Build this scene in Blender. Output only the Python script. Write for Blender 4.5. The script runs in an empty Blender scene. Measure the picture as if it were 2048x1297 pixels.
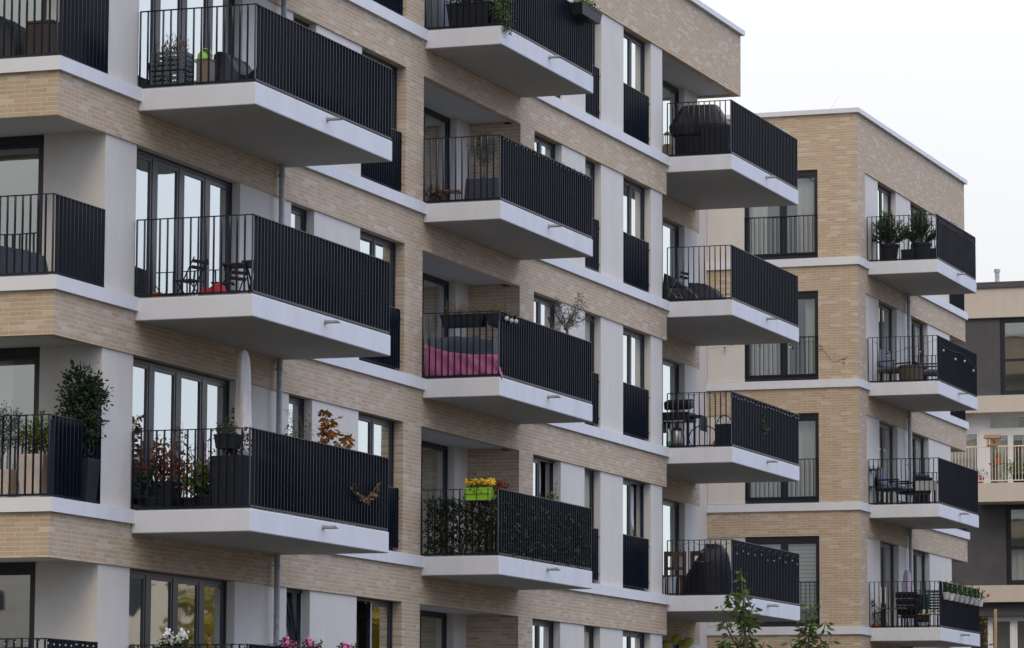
import bpy, math, random
from mathutils import Vector, Matrix
R = math.radians
scene = bpy.context.scene
C = scene.collection
random.seed(7)

# ------------------------------------------------------------------ camera
H = 2.95                      # storey height; level 0 floor is z = 0
GZ = -3.0                     # ground
CAMZ, CAMY = -0.7306, -22.4463
cd = bpy.data.cameras.new("camera"); cam = bpy.data.objects.new("camera", cd); C.objects.link(cam)
yaw, pitch, roll = 0.3437, 0.1204, 0.0048
cy, sy, cp, sp = math.cos(yaw), math.sin(yaw), math.cos(pitch), math.sin(pitch)
fw = Vector((cy*cp, sy*cp, sp)); rt = Vector((sy, -cy, 0)); up = rt.cross(fw)
r2 = rt*math.cos(roll) + up*math.sin(roll); u2 = -rt*math.sin(roll) + up*math.cos(roll)
M = Matrix.Identity(4)
for i in range(3):
    M[i][0] = r2[i]; M[i][1] = u2[i]; M[i][2] = -fw[i]
M[1][3] = CAMY; M[2][3] = CAMZ
cam.matrix_world = M
cd.sensor_width = 36; cd.lens = 36*7550.3/2048; cd.clip_start = 0.5; cd.clip_end = 3000
scene.camera = cam

# ------------------------------------------------------------------ world
SUN_EL, SUN_AZ = R(40), R(198)      # azimuth measured from +X towards +Y
w = bpy.data.worlds.new("World"); scene.world = w; w.use_nodes = True
nt = w.node_tree; N = nt.nodes; L = nt.links
bg = N["Background"]
sky = N.new("ShaderNodeTexSky"); sky.sky_type = 'NISHITA'; sky.sun_disc = False
sky.sun_elevation = SUN_EL; sky.sun_rotation = R(90) - SUN_AZ
geo = N.new("ShaderNodeTexCoord")
sepx = N.new("ShaderNodeSeparateXYZ"); L.new(geo.outputs["Generated"], sepx.inputs[0])
# overcast layer: brighter overhead, warm where the low sun stands behind the cloud, cool opposite
zen = N.new("ShaderNodeMapRange"); zen.inputs[1].default_value = 0.12; zen.inputs[2].default_value = 0.9
zen.inputs[3].default_value = 0.84; zen.inputs[4].default_value = 1.9
L.new(sepx.outputs[2], zen.inputs[0])
side = N.new("ShaderNodeMapRange"); side.inputs[1].default_value = -0.75; side.inputs[2].default_value = 0.55
L.new(sepx.outputs[0], side.inputs[0])
tint = N.new("ShaderNodeMix"); tint.data_type = 'RGBA'
tint.inputs[6].default_value = (0.70, 0.68, 0.66, 1); tint.inputs[7].default_value = (0.995, 1.0, 1.01, 1)
L.new(side.outputs[0], tint.inputs[0])
side2 = N.new("ShaderNodeMapRange"); side2.inputs[1].default_value = -0.25; side2.inputs[2].default_value = -0.9
L.new(sepx.outputs[1], side2.inputs[0])
tint2 = N.new("ShaderNodeMix"); tint2.data_type = 'RGBA'; tint2.inputs[7].default_value = (0.84, 0.995, 1.43, 1)
L.new(side2.outputs[0], tint2.inputs[0]); L.new(tint.outputs[2], tint2.inputs[6])
cn = N.new("ShaderNodeTexNoise"); cn.inputs["Scale"].default_value = 2.2; cn.inputs["Detail"].default_value = 5
L.new(geo.outputs["Generated"], cn.inputs["Vector"])
cm = N.new("ShaderNodeMapRange"); cm.inputs[1].default_value = 0.3; cm.inputs[2].default_value = 0.7
cm.inputs[3].default_value = 0.97; cm.inputs[4].default_value = 1.02
L.new(cn.outputs[0], cm.inputs[0])
m1 = N.new("ShaderNodeMath"); m1.operation = 'MULTIPLY'; L.new(zen.outputs[0], m1.inputs[0]); L.new(cm.outputs[0], m1.inputs[1])
m2 = N.new("ShaderNodeVectorMath"); m2.operation = 'SCALE'; L.new(tint2.outputs[2], m2.inputs[0]); L.new(m1.outputs[0], m2.inputs[3])
sks = N.new("ShaderNodeVectorMath"); sks.operation = 'SCALE'; sks.inputs[3].default_value = 0.10; L.new(sky.outputs[0], sks.inputs[0])
cloud = N.new("ShaderNodeMix"); cloud.data_type = 'RGBA'; cloud.inputs[0].default_value = 0.93
L.new(sks.outputs[0], cloud.inputs[6]); L.new(m2.outputs[0], cloud.inputs[7])
L.new(cloud.outputs[2], bg.inputs[0]); bg.inputs[1].default_value = 1.0

sd = bpy.data.lights.new("sun", 'SUN'); sd.energy = 0.75; sd.angle = R(25); sd.color = (1.0, 0.80, 0.52)
sun = bpy.data.objects.new("sun", sd); C.objects.link(sun)
dv = Vector((math.cos(SUN_AZ)*math.cos(SUN_EL), math.sin(SUN_AZ)*math.cos(SUN_EL), math.sin(SUN_EL)))
sun.rotation_euler = dv.to_track_quat('Z', 'Y').to_euler(); sun.location = (0, -60, 60)

scene.view_settings.view_transform = 'Standard'; scene.view_settings.look = 'None'
scene.view_settings.exposure = 0.15; scene.view_settings.gamma = 1.0

# ------------------------------------------------------------------ materials
def nodes(name):
    m = bpy.data.materials.new(name); m.use_nodes = True
    return m, m.node_tree.nodes, m.node_tree.links, m.node_tree.nodes["Principled BSDF"]
def pmat(name, col, rough=0.6, var=0.06, scale=6.0, bump=0.0, bscale=60.0, metal=0.0, spec=None, stretch=None):
    m, n, l, b = nodes(name)
    tc = n.new("ShaderNodeTexCoord"); mp = n.new("ShaderNodeMapping"); l.new(tc.outputs["Object"], mp.inputs[0])
    if stretch: mp.inputs["Scale"].default_value = stretch
    ns = n.new("ShaderNodeTexNoise"); ns.inputs["Scale"].default_value = scale; ns.inputs["Detail"].default_value = 6
    l.new(mp.outputs[0], ns.inputs["Vector"])
    mr = n.new("ShaderNodeMapRange"); mr.inputs[1].default_value = 0.25; mr.inputs[2].default_value = 0.75
    mr.inputs[3].default_value = 1-var; mr.inputs[4].default_value = 1+var; l.new(ns.outputs[0], mr.inputs[0])
    sc = n.new("ShaderNodeVectorMath"); sc.operation = 'SCALE'; sc.inputs[0].default_value = col
    l.new(mr.outputs[0], sc.inputs[3]); l.new(sc.outputs[0], b.inputs["Base Color"])
    b.inputs["Roughness"].default_value = rough; b.inputs["Metallic"].default_value = metal
    if spec is not None: b.inputs["Specular IOR Level"].default_value = spec
    if bump:
        nb = n.new("ShaderNodeTexNoise"); nb.inputs["Scale"].default_value = bscale; nb.inputs["Detail"].default_value = 4
        l.new(mp.outputs[0], nb.inputs["Vector"])
        bp = n.new("ShaderNodeBump"); bp.inputs["Strength"].default_value = bump; bp.inputs["Distance"].default_value = 0.01
        l.new(nb.outputs[0], bp.inputs["Height"]); l.new(bp.outputs[0], b.inputs["Normal"])
    return m
def brickmat(name, c1, c2, mortar, pale):
    m, n, l, b = nodes(name)
    tc = n.new("ShaderNodeTexCoord"); sp_ = n.new("ShaderNodeSeparateXYZ"); l.new(tc.outputs["Object"], sp_.inputs[0])
    ad = n.new("ShaderNodeMath"); l.new(sp_.outputs[0], ad.inputs[0]); l.new(sp_.outputs[1], ad.inputs[1])
    cb = n.new("ShaderNodeCombineXYZ"); l.new(ad.outputs[0], cb.inputs[0]); l.new(sp_.outputs[2], cb.inputs[1])
    wob = n.new("ShaderNodeTexNoise"); wob.inputs["Scale"].default_value = 9; l.new(cb.outputs[0], wob.inputs["Vector"])
    ws = n.new("ShaderNodeVectorMath"); ws.operation = 'SCALE'; ws.inputs[3].default_value = 0.006
    l.new(wob.outputs["Color"], ws.inputs[0])
    av = n.new("ShaderNodeVectorMath"); l.new(cb.outputs[0], av.inputs[0]); l.new(ws.outputs[0], av.inputs[1])
    br = n.new("ShaderNodeTexBrick"); l.new(av.outputs[0], br.inputs["Vector"])
    br.inputs["Scale"].default_value = 1.0; br.inputs["Brick Width"].default_value = 0.25; br.inputs["Row Height"].default_value = 0.0625
    br.inputs["Mortar Size"].default_value = 0.0062; br.inputs["Mortar Smooth"].default_value = 0.25
    br.offset = 0.37; br.offset_frequency = 2; br.squash = 1.0
    br.inputs["Color1"].default_value = (0, 0, 0, 1); br.inputs["Color2"].default_value = (1, 1, 1, 1); br.inputs["Mortar"].default_value = (0.5, 0.5, 0.5, 1)
    br.inputs["Bias"].default_value = 0.0
    rp = n.new("ShaderNodeValToRGB"); l.new(br.outputs["Color"], rp.inputs[0])
    e = rp.color_ramp.elements
    e[0].position = 0.0; e[0].color = (*c1, 1); e[1].position = 0.80; e[1].color = (*c2, 1)
    x = e.new(0.97); x.color = (*pale, 1)
    # blotches of lime bloom
    ns = n.new("ShaderNodeTexNoise"); ns.inputs["Scale"].default_value = 2.6; ns.inputs["Detail"].default_value = 8; ns.inputs["Roughness"].default_value = 0.7
    l.new(cb.outputs[0], ns.inputs["Vector"])
    mr = n.new("ShaderNodeMapRange"); mr.inputs[1].default_value = 0.48; mr.inputs[2].default_value = 0.80; mr.inputs[4].default_value = 0.55
    l.new(ns.outputs[0], mr.inputs[0])
    mx = n.new("ShaderNodeMix"); mx.data_type = 'RGBA'; mx.inputs[7].default_value = (*pale, 1)
    l.new(rp.outputs[0], mx.inputs[6]); l.new(mr.outputs[0], mx.inputs[0])
    mm = n.new("ShaderNodeMix"); mm.data_type = 'RGBA'; mm.inputs[7].default_value = (*mortar, 1)
    l.new(mx.outputs[2], mm.inputs[6]); l.new(br.outputs["Fac"], mm.inputs[0])
    l.new(mm.outputs[2], b.inputs["Base Color"]); b.inputs["Roughness"].default_value = 0.85
    bp = n.new("ShaderNodeBump"); bp.inputs["Strength"].default_value = 0.7; bp.inputs["Distance"].default_value = 0.008
    iv = n.new("ShaderNodeMath"); iv.operation = 'SUBTRACT'; iv.inputs[0].default_value = 1.0; l.new(br.outputs["Fac"], iv.inputs[1])
    fn = n.new("ShaderNodeTexNoise"); fn.inputs["Scale"].default_value = 70; l.new(cb.outputs[0], fn.inputs["Vector"])
    a2 = n.new("ShaderNodeMath"); a2.operation = 'MULTIPLY_ADD'; a2.inputs[1].default_value = 0.5
    l.new(fn.outputs[0], a2.inputs[0]); l.new(iv.outputs[0], a2.inputs[2])
    l.new(a2.outputs[0], bp.inputs["Height"]); l.new(bp.outputs[0], b.inputs["Normal"])
    return m
def plaster(name, col, streak=0.055):
    # painted render: fine grain, faint rain streaks
    m, n, l, b = nodes(name)
    tc = n.new("ShaderNodeTexCoord"); mp = n.new("ShaderNodeMapping"); l.new(tc.outputs["Object"], mp.inputs[0])
    mp.inputs["Scale"].default_value = (1.6, 1.6, 0.5)
    ns = n.new("ShaderNodeTexNoise"); ns.inputs["Scale"].default_value = 2.0; ns.inputs["Detail"].default_value = 7; ns.inputs["Roughness"].default_value = 0.65
    l.new(mp.outputs[0], ns.inputs["Vector"])
    mr = n.new("ShaderNodeMapRange"); mr.inputs[1].default_value = 0.3; mr.inputs[2].default_value = 0.75; mr.inputs[3].default_value = 1.02; mr.inputs[4].default_value = 1-streak
    l.new(ns.outputs[0], mr.inputs[0])
    sc = n.new("ShaderNodeVectorMath"); sc.operation = 'SCALE'; sc.inputs[0].default_value = col
    l.new(mr.outputs[0], sc.inputs[3]); l.new(sc.outputs[0], b.inputs["Base Color"]); b.inputs["Roughness"].default_value = 0.9
    nb = n.new("ShaderNodeTexNoise"); nb.inputs["Scale"].default_value = 130; l.new(tc.outputs["Object"], nb.inputs["Vector"])
    bp = n.new("ShaderNodeBump"); bp.inputs["Strength"].default_value = 0.35; bp.inputs["Distance"].default_value = 0.004
    l.new(nb.outputs[0], bp.inputs["Height"]); l.new(bp.outputs[0], b.inputs["Normal"])
    return m
def glassmat(name, layers=5.0, tint=(0.90, 0.96, 0.95)):
    # coated double glazing: several reflecting surfaces over a clear pane
    m, n, l, b = nodes(name)
    n.remove(b); out = n["Material Output"]
    fr = n.new("ShaderNodeFresnel"); fr.inputs[0].default_value = 1.5
    iv = n.new("ShaderNodeMath"); iv.operation = 'SUBTRACT'; iv.inputs[0].default_value = 1; l.new(fr.outputs[0], iv.inputs[1])
    pw = n.new("ShaderNodeMath"); pw.operation = 'POWER'; pw.inputs[1].default_value = layers; l.new(iv.outputs[0], pw.inputs[0])
    iv2 = n.new("ShaderNodeMath"); iv2.operation = 'SUBTRACT'; iv2.inputs[0].default_value = 1; l.new(pw.outputs[0], iv2.inputs[1])
    tr = n.new("ShaderNodeBsdfTransparent"); tr.inputs[0].default_value = (0.84, 0.87, 0.86, 1)
    gl = n.new("ShaderNodeBsdfGlossy"); gl.inputs["Roughness"].default_value = 0.02; gl.inputs[0].default_value = (*tint, 1)
    tc = n.new("ShaderNodeTexCoord"); nb = n.new("ShaderNodeTexNoise"); nb.inputs["Scale"].default_value = 1.4; nb.inputs["Detail"].default_value = 1
    l.new(tc.outputs["Object"], nb.inputs["Vector"])
    bp = n.new("ShaderNodeBump"); bp.inputs["Strength"].default_value = 0.25; bp.inputs["Distance"].default_value = 0.01
    l.new(nb.outputs[0], bp.inputs["Height"]); l.new(bp.outputs[0], gl.inputs["Normal"])
    mx = n.new("ShaderNodeMixShader"); l.new(iv2.outputs[0], mx.inputs[0]); l.new(tr.outputs[0], mx.inputs[1]); l.new(gl.outputs[0], mx.inputs[2])
    l.new(mx.outputs[0], out.inputs[0])
    return m
def leafmat(name, c1, c2, c3=None, scale=9.0, trans=0.25):
    m, n, l, b = nodes(name); out = n["Material Output"]
    tc = n.new("ShaderNodeTexCoord"); ns = n.new("ShaderNodeTexNoise"); ns.inputs["Scale"].default_value = scale; ns.inputs["Detail"].default_value = 4
    l.new(tc.outputs["Object"], ns.inputs["Vector"])
    rp = n.new("ShaderNodeValToRGB"); e = rp.color_ramp.elements; e[0].position = 0.32; e[0].color = (*c1, 1); e[1].position = 0.62; e[1].color = (*c2, 1)
    if c3: x = e.new(0.72); x.color = (*c3, 1)
    l.new(ns.outputs[0], rp.inputs[0]); l.new(rp.outputs[0], b.inputs["Base Color"]); b.inputs["Roughness"].default_value = 0.5
    b.inputs["Specular IOR Level"].default_value = 0.35
    tl = n.new("ShaderNodeBsdfTranslucent"); l.new(rp.outputs[0], tl.inputs[0])
    mx = n.new("ShaderNodeMixShader"); mx.inputs[0].default_value = trans
    l.new(b.outputs[0], mx.inputs[1]); l.new(tl.outputs[0], mx.inputs[2]); l.new(mx.outputs[0], out.inputs[0])
    return m

MT = dict(
 brick=brickmat("tan_brick", (0.415, 0.302, 0.194), (0.465, 0.352, 0.237), (0.58, 0.50, 0.415), (0.53, 0.445, 0.355)),
 plaster=plaster("cream_render", (0.62, 0.585, 0.54), 0.08),
 ledge=plaster("ledge_stone", (0.68, 0.68, 0.70), 0.08),
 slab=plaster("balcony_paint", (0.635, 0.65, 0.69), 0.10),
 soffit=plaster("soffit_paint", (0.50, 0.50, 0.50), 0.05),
 slabsoffit=plaster("shade_toned_soffit", (0.43, 0.41, 0.38), 0.12),  # slab underside: shade put into a darker, neutral colour
 floor=pmat("balcony_paving", (0.22, 0.21, 0.20), 0.9, 0.15, 12),
 coping=pmat("metal_coping", (0.62, 0.62, 0.66), 0.45, 0.04, 3),
 rail=pmat("anthracite_powder_coat", (0.0055, 0.0095, 0.020), 0.30, 0.25, 5, spec=0.32),
 frame=pmat("anthracite_frame", (0.014, 0.017, 0.025), 0.33, 0.1, 4, spec=0.5),
 framein=pmat("window_inner_profile", (0.42, 0.43, 0.46), 0.5, 0.05),
 glass=glassmat("window_glass", 10.5),
 zinc=pmat("galvanised_zinc", (0.34, 0.36, 0.38), 0.5, 0.25, 14, metal=0.3),
 dark=pmat("interior_wall", (0.10, 0.10, 0.10), 0.95, 0.1),
 room=pmat("interior_paint", (0.24, 0.23, 0.215), 0.95, 0.1),
 curtain=pmat("sheer_curtain", (0.64, 0.65, 0.61), 0.9, 0.10, 5, stretch=(6, 6, 0.2)),
 blind=pmat("grey_blind", (0.10, 0.105, 0.11), 0.8, 0.05),
 blindpale=pmat("pale_pleated_blind", (0.55, 0.56, 0.53), 0.8, 0.05),
 darkplaster=pmat("dark_grey_render", (0.080, 0.079, 0.085), 0.95, 0.12, 3, bump=0.3, bscale=90),
 sandplaster=plaster("sand_render", (0.56, 0.495, 0.43), 0.08),
 white=pmat("white_lacquer", (0.74, 0.74, 0.76), 0.45, 0.03),
 whiterail=pmat("cream_rail", (0.70, 0.64, 0.56), 0.5, 0.05),
 ground=pmat("paving_and_lawn", (0.038, 0.040, 0.032), 0.95, 0.3, 0.2),
 asphalt=pmat("asphalt", (0.055, 0.055, 0.058), 0.9, 0.2, 4, bump=0.3),
 roofgravel=pmat("roof_gravel", (0.25, 0.25, 0.24), 0.95, 0.2, 20),
)

# ------------------------------------------------------------------ mesh helpers
def mapped(fn):
    def g(s, *a, **k):
        o = len(s.v); fn(s, *a, **k)
        if s.map: s.v[o:] = [tuple(s.map(*v)) for v in s.v[o:]]
        return s
    return g
class MB:
    def __init__(s, swap=None): s.v = []; s.f = []; s.map = swap
    def add(s, vs, fs):
        o = len(s.v); s.v += [tuple(v) for v in vs]; s.f += [tuple(i+o for i in f) for f in fs]; return s
    def box(s, x0, x1, y0, y1, z0, z1):
        vs = [(x0,y0,z0),(x1,y0,z0),(x1,y1,z0),(x0,y1,z0),(x0,y0,z1),(x1,y0,z1),(x1,y1,z1),(x0,y1,z1)]
        if s.map: vs = [s.map(*v) for v in vs]
        return s.add(vs, [(0,3,2,1),(4,5,6,7),(0,1,5,4),(1,2,6,5),(2,3,7,6),(3,0,4,7)])
    def quad(s, a, b, c, d): return s.add([a, b, c, d], [(0, 1, 2, 3)])
    @mapped
    def obox(s, c, sx, sy, sz, rot=0.0, tx=0.0, ty=0.0):
        m = Matrix.Rotation(rot, 3, 'Z') @ Matrix.Rotation(ty, 3, 'Y') @ Matrix.Rotation(tx, 3, 'X')
        vs = [Vector(c) + m @ Vector((a*sx/2, b*sy/2, d*sz/2)) for a, b, d in ((-1,-1,-1),(1,-1,-1),(1,1,-1),(-1,1,-1),(-1,-1,1),(1,-1,1),(1,1,1),(-1,1,1))]
        return s.add(vs, [(0,3,2,1),(4,5,6,7),(0,1,5,4),(1,2,6,5),(2,3,7,6),(3,0,4,7)])
    @mapped
    def bar(s, a, b, t=0.02, t2=None):
        a, b = Vector(a), Vector(b); d = (b-a); ln = d.length; d.normalize(); t2 = t2 or t
        u = d.cross(Vector((0, 0, 1)))
        if u.length < 1e-3: u = Vector((1, 0, 0))
        u.normalize(); v = d.cross(u)
        vs = []
        for p in (a, b):
            for i, j in ((-1,-1),(1,-1),(1,1),(-1,1)): vs.append(p + u*i*t/2 + v*j*t2/2)
        return s.add(vs, [(0,1,2,3),(7,6,5,4),(0,4,5,1),(1,5,6,2),(2,6,7,3),(3,7,4,0)])
    @mapped
    def tube(s, pts, r, n=6, cap=True):
        pts = [Vector(p) for p in pts]; k = len(pts); o = len(s.v)
        rs = r if isinstance(r, (list, tuple)) else [r]*k
        ref = None
        for i, p in enumerate(pts):
            d = (pts[min(i+1, k-1)] - pts[max(i-1, 0)]).normalized()
            if ref is None:
                ref = d.cross(Vector((0.13, 0.31, 0.94)))
                if ref.length < 1e-3: ref = d.cross(Vector((1, 0, 0)))
            u = (ref - d*ref.dot(d)).normalized(); ref = u; v = d.cross(u)
            for j in range(n):
                a = 2*math.pi*j/n; s.v.append(tuple(p + (u*math.cos(a)+v*math.sin(a))*rs[i]))
        for i in range(k-1):
            for j in range(n):
                s.f.append((o+i*n+j, o+i*n+(j+1)%n, o+(i+1)*n+(j+1)%n, o+(i+1)*n+j))
        if cap: s.f.append(tuple(o+j for j in range(n))[::-1]); s.f.append(tuple(o+(k-1)*n+j for j in range(n)))
        return s
    @mapped
    def lathe(s, c, prof, n=16, wob=None):
        o = len(s.v); c = Vector(c)
        for i, (r, z) in enumerate(prof):
            for j in range(n):
                a = 2*math.pi*j/n; rr = r*(wob(a, z) if wob else 1)
                s.v.append(tuple(c + Vector((rr*math.cos(a), rr*math.sin(a), z))))
        for i in range(len(prof)-1):
            for j in range(n): s.f.append((o+i*n+j, o+i*n+(j+1)%n, o+(i+1)*n+(j+1)%n, o+(i+1)*n+j))
        s.f.append(tuple(o+j for j in range(n))[::-1]); k = len(prof)-1; s.f.append(tuple(o+k*n+j for j in range(n)))
        return s
    @mapped
    def frustum(s, c, a0, b0, a1, b1, h, rot=0.0):
        m = Matrix.Rotation(rot, 3, 'Z'); c = Vector(c); vs = []
        for (a, b, z) in ((a0, b0, 0), (a1, b1, h)):
            for i, j in ((-1,-1),(1,-1),(1,1),(-1,1)): vs.append(c + m @ Vector((i*a/2, j*b/2, z)))
        return s.add(vs, [(3,2,1,0),(4,5,6,7),(0,1,5,4),(1,2,6,5),(2,3,7,6),(3,0,4,7)])
    @mapped
    def leaf(s, p, d, ln, wd, rnd=random):
        d = Vector(d).normalized(); p = Vector(p)
        q = Vector((rnd.uniform(-1,1), rnd.uniform(-1,1), rnd.uniform(-1,1))); u = d.cross(q)
        if u.length < 1e-3: u = Vector((1,0,0))
        u.normalize(); nrm = d.cross(u)
        o = len(s.v)
        s.v += [tuple(p), tuple(p+d*ln*0.45+u*wd/2-nrm*wd*0.15), tuple(p+d*ln-nrm*wd*0.1), tuple(p+d*ln*0.45-u*wd/2-nrm*wd*0.15)]
        s.f += [(o, o+1, o+2), (o, o+2, o+3)]
        return s
    @mapped
    def ball(s, c, r, n=8, m=6, sq=(1,1,1)):
        o = len(s.v); c = Vector(c)
        s.v.append(tuple(c+Vector((0,0,-r*sq[2]))))
        for i in range(1, m):
            t = -math.pi/2 + math.pi*i/m
            for j in range(n):
                a = 2*math.pi*j/n; s.v.append(tuple(c+Vector((r*sq[0]*math.cos(t)*math.cos(a), r*sq[1]*math.cos(t)*math.sin(a), r*sq[2]*math.sin(t)))))
        s.v.append(tuple(c+Vector((0,0,r*sq[2])))); e = len(s.v)-1
        for j in range(n):
            s.f.append((o, o+1+(j+1)%n, o+1+j)); s.f.append((e, e-n+j, e-n+(j+1)%n))
        for i in range(m-2):
            for j in range(n): s.f.append((o+1+i*n+j, o+1+i*n+(j+1)%n, o+1+(i+1)*n+(j+1)%n, o+1+(i+1)*n+j))
        return s
    def build(s, name, mat, parent=None, base=(0,0,0), smooth=False, bevel=0.0):
        me = bpy.data.meshes.new(name)
        bx_, by_, bz_ = base
        me.from_pydata([(x-bx_, y-by_, z-bz_) for x, y, z in s.v], [], s.f); me.update()
        me.materials.append(MT[mat] if isinstance(mat, str) else mat)
        if smooth: me.polygons.foreach_set("use_smooth", [True]*len(me.polygons))
        o = bpy.data.objects.new(name, me); C.objects.link(o)
        if parent: o.parent = parent
        else: o.location = base
        if bevel:
            b = o.modifiers.new("bevel", 'BEVEL'); b.width = bevel; b.segments = 2; b.limit_method = 'ANGLE'
        return o
def each(name, mat, root, base, *boxes):
    for bx in boxes:
        m = MB(lambda x, y, z: (x-base[0], y-base[1], z-base[2])); m.box(*bx); m.build(name, mat, root)
def thing(name, label, cat, loc=(0,0,0), rz=0.0, group=None):
    o = bpy.data.objects.new(name, None); C.objects.link(o); o.empty_display_size = 0.1
    o.location = loc; o.rotation_euler = (0, 0, rz); o["label"] = label; o["category"] = cat
    if group: o["group"] = group
    return o
def tag(o, label, cat, group=None):
    o["label"] = label; o["category"] = cat
    if group: o["group"] = group
    return o
def struct(name, mb, mat):
    o = mb.build(name, mat); o["kind"] = "structure"; return o

# ------------------------------------------------------------------ ground
struct("ground", MB().box(-900, 1500, -900, 900, GZ-0.5, GZ), 'ground')
struct("road", MB().box(-400, 700, -36, -29, GZ+0.0, GZ+0.006), 'asphalt')
kerb = struct("pavement", MB().box(-400, 700, -29, -26.5, GZ, GZ+0.12), 'ledge')

# ------------------------------------------------------------------ building parts
def mapY(base):   # facade with normal -Y : u -> X, d -> Y
    return lambda u, d, z: (u-base[0], d-base[1], z-base[2])
def mapX(base):   # facade with normal -X : u -> Y, d -> X
    return lambda u, d, z: (d-base[0], u-base[1], z-base[2])
def window(root, base, axis, u0, u1, z0, z1, d, leaves, head=0.05, side=0.05, foot=0.06, tilt=(), curtain=None, blind=None, mul=0.05, juliet=False, cm='curtain', wide=None, frame='frame'):
    mp = (mapY if axis == 'Y' else mapX)(base)
    fr = MB(mp); T = 0.07
    fr.box(u0, u1, d, d+T, z1-head, z1); fr.box(u0, u1, d, d+T, z0, z0+foot)
    fr.box(u0, u0+side, d, d+T, z0+foot, z1-head); fr.box(u1-side, u1, d, d+T, z0+foot, z1-head)
    a, b = u0+side, u1-side; n = len(leaves); tot = sum(leaves); x = a; gl = MB(); inn = MB(mp)
    zz0, zz1 = z0+foot, z1-head
    for i, lw in enumerate(leaves):
        ww = (b-a-mul*(n-1))*lw/tot
        if i: fr.box(x-mul, x, d+0.004, d+T-0.004, zz0, zz1)
        e = 0.055; ang = 0.13 if i in tilt else 0.0
        def tz(u, dd, z, ang=ang): return mp(u, dd + (z-zz0)*math.sin(ang), z)
        lf = MB(tz); p0, p1 = d+0.012, d+0.058
        lf.box(x+0.003, x+ww-0.003, p0, p1, zz0+0.003, zz0+e); lf.box(x+0.003, x+ww-0.003, p0, p1, zz1-e, zz1-0.003)
        lf.box(x+0.003, x+e, p0, p1, zz0+e, zz1-e); lf.box(x+ww-e, x+ww-0.003, p0, p1, zz0+e, zz1-e)
        fr.v += []; o = len(fr.v); fr.v += lf.v; fr.f += [tuple(k+o for k in f) for f in lf.f]
        g = d+0.034
        gl.quad(tz(x+e-0.005, g, zz0+e-0.005), tz(x+ww-e+0.005, g, zz0+e-0.005), tz(x+ww-e+0.005, g, zz1-e+0.005), tz(x+e-0.005, g, zz1-e+0.005))
        if ang:
            inn.box(x+ww+0.002, x+ww+mul-0.004, d-0.002, d+0.003, zz0, zz1)
        x += ww+mul
    f = fr.build("window", frame, root)
    gl.build("pane", 'glass', f)
    if tilt and inn.v: inn.build("inner_profile", 'framein', f)
    # dark back wall of the room just behind
    if curtain:
        cu = MB()
        for (c0, c1, ct, cbm) in curtain:
            k = max(6, int((c1-c0)/0.05)); pv = []
            for i in range(k+1):
                u = c0+(c1-c0)*i/k; dd = d+0.22+0.028*math.sin(i*1.55)+0.012*math.sin(i*0.7)
                pv.append((u, dd))
            for i in range(k):
                (ua, da), (ub, db) = pv[i], pv[i+1]
                cu.quad(mp(ua, da, cbm), mp(ub, db, cbm), mp(ub, db, ct), mp(ua, da, ct))
        cu.build("curtain", cm, f, smooth=True)
    if blind:
        bb = MB(mp); mat_, zb = blind
        if mat_ == 'blindpale':
            z = zz1
            while z > zb: bb.box(u0+side, u1-side, d+0.10, d+0.112+0.01, z-0.085, z-0.01); z -= 0.095
        else: bb.box(u0+side, u1-side, d+0.075, d+0.09, zb, zz1)
        bb.build("blind", mat_, f)
    return f
BAR = 0.115
def bars_along(mb, p, q, z0, z1, skip_first=False):
    # flat steel bars standing across the rail line from p to q (2D points)
    dx, dy = q[0]-p[0], q[1]-p[1]; ln = math.hypot(dx, dy); n = max(1, round(ln/BAR))
    for i in range(1 if skip_first else 0, n+1):
        x = p[0]+dx*i/n; y = p[1]+dy*i/n
        if abs(dx) > abs(dy): mb.box(x-0.006, x+0.006, y-0.026, y+0.026, z0, z1)
        else: mb.box(x-0.021, x+0.021, y-0.006, y+0.006, z0, z1)
def rail_path(name, pts, root, base, zl, h=1.10, z0=0.012, mat='rail'):
    mb = MB(lambda x, y, z: (x-base[0], y-base[1], z-base[2])); tr = MB(mb.map); br = MB(mb.map)
    for i in range(len(pts)-1):
        p, q = pts[i], pts[i+1]
        bars_along(mb, p, q, zl+z0+0.03, zl+h-0.012, i > 0)
        for (m_, za, zb) in ((tr, zl+h-0.012, zl+h), (br, zl+z0, zl+z0+0.03)):
            if abs(p[0]-q[0]) > abs(p[1]-q[1]):
                a, b = sorted((p[0], q[0])); m_.box(a-0.022, b+0.022, p[1]-0.022, p[1]+0.022, za, zb)
            else:
                a, b = sorted((p[1], q[1])); m_.box(p[0]-0.0222, p[0]+0.0222, a+0.0225, b-(0.0225 if (i and len(pts) > 2) else 0), za+0.0004, zb-0.0004)
    o = mb.build(name, mat, root)
    tr.build("top_rail", mat, o); br.build("bottom_rail", mat, o)
    return o
balc_cache = {}
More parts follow.
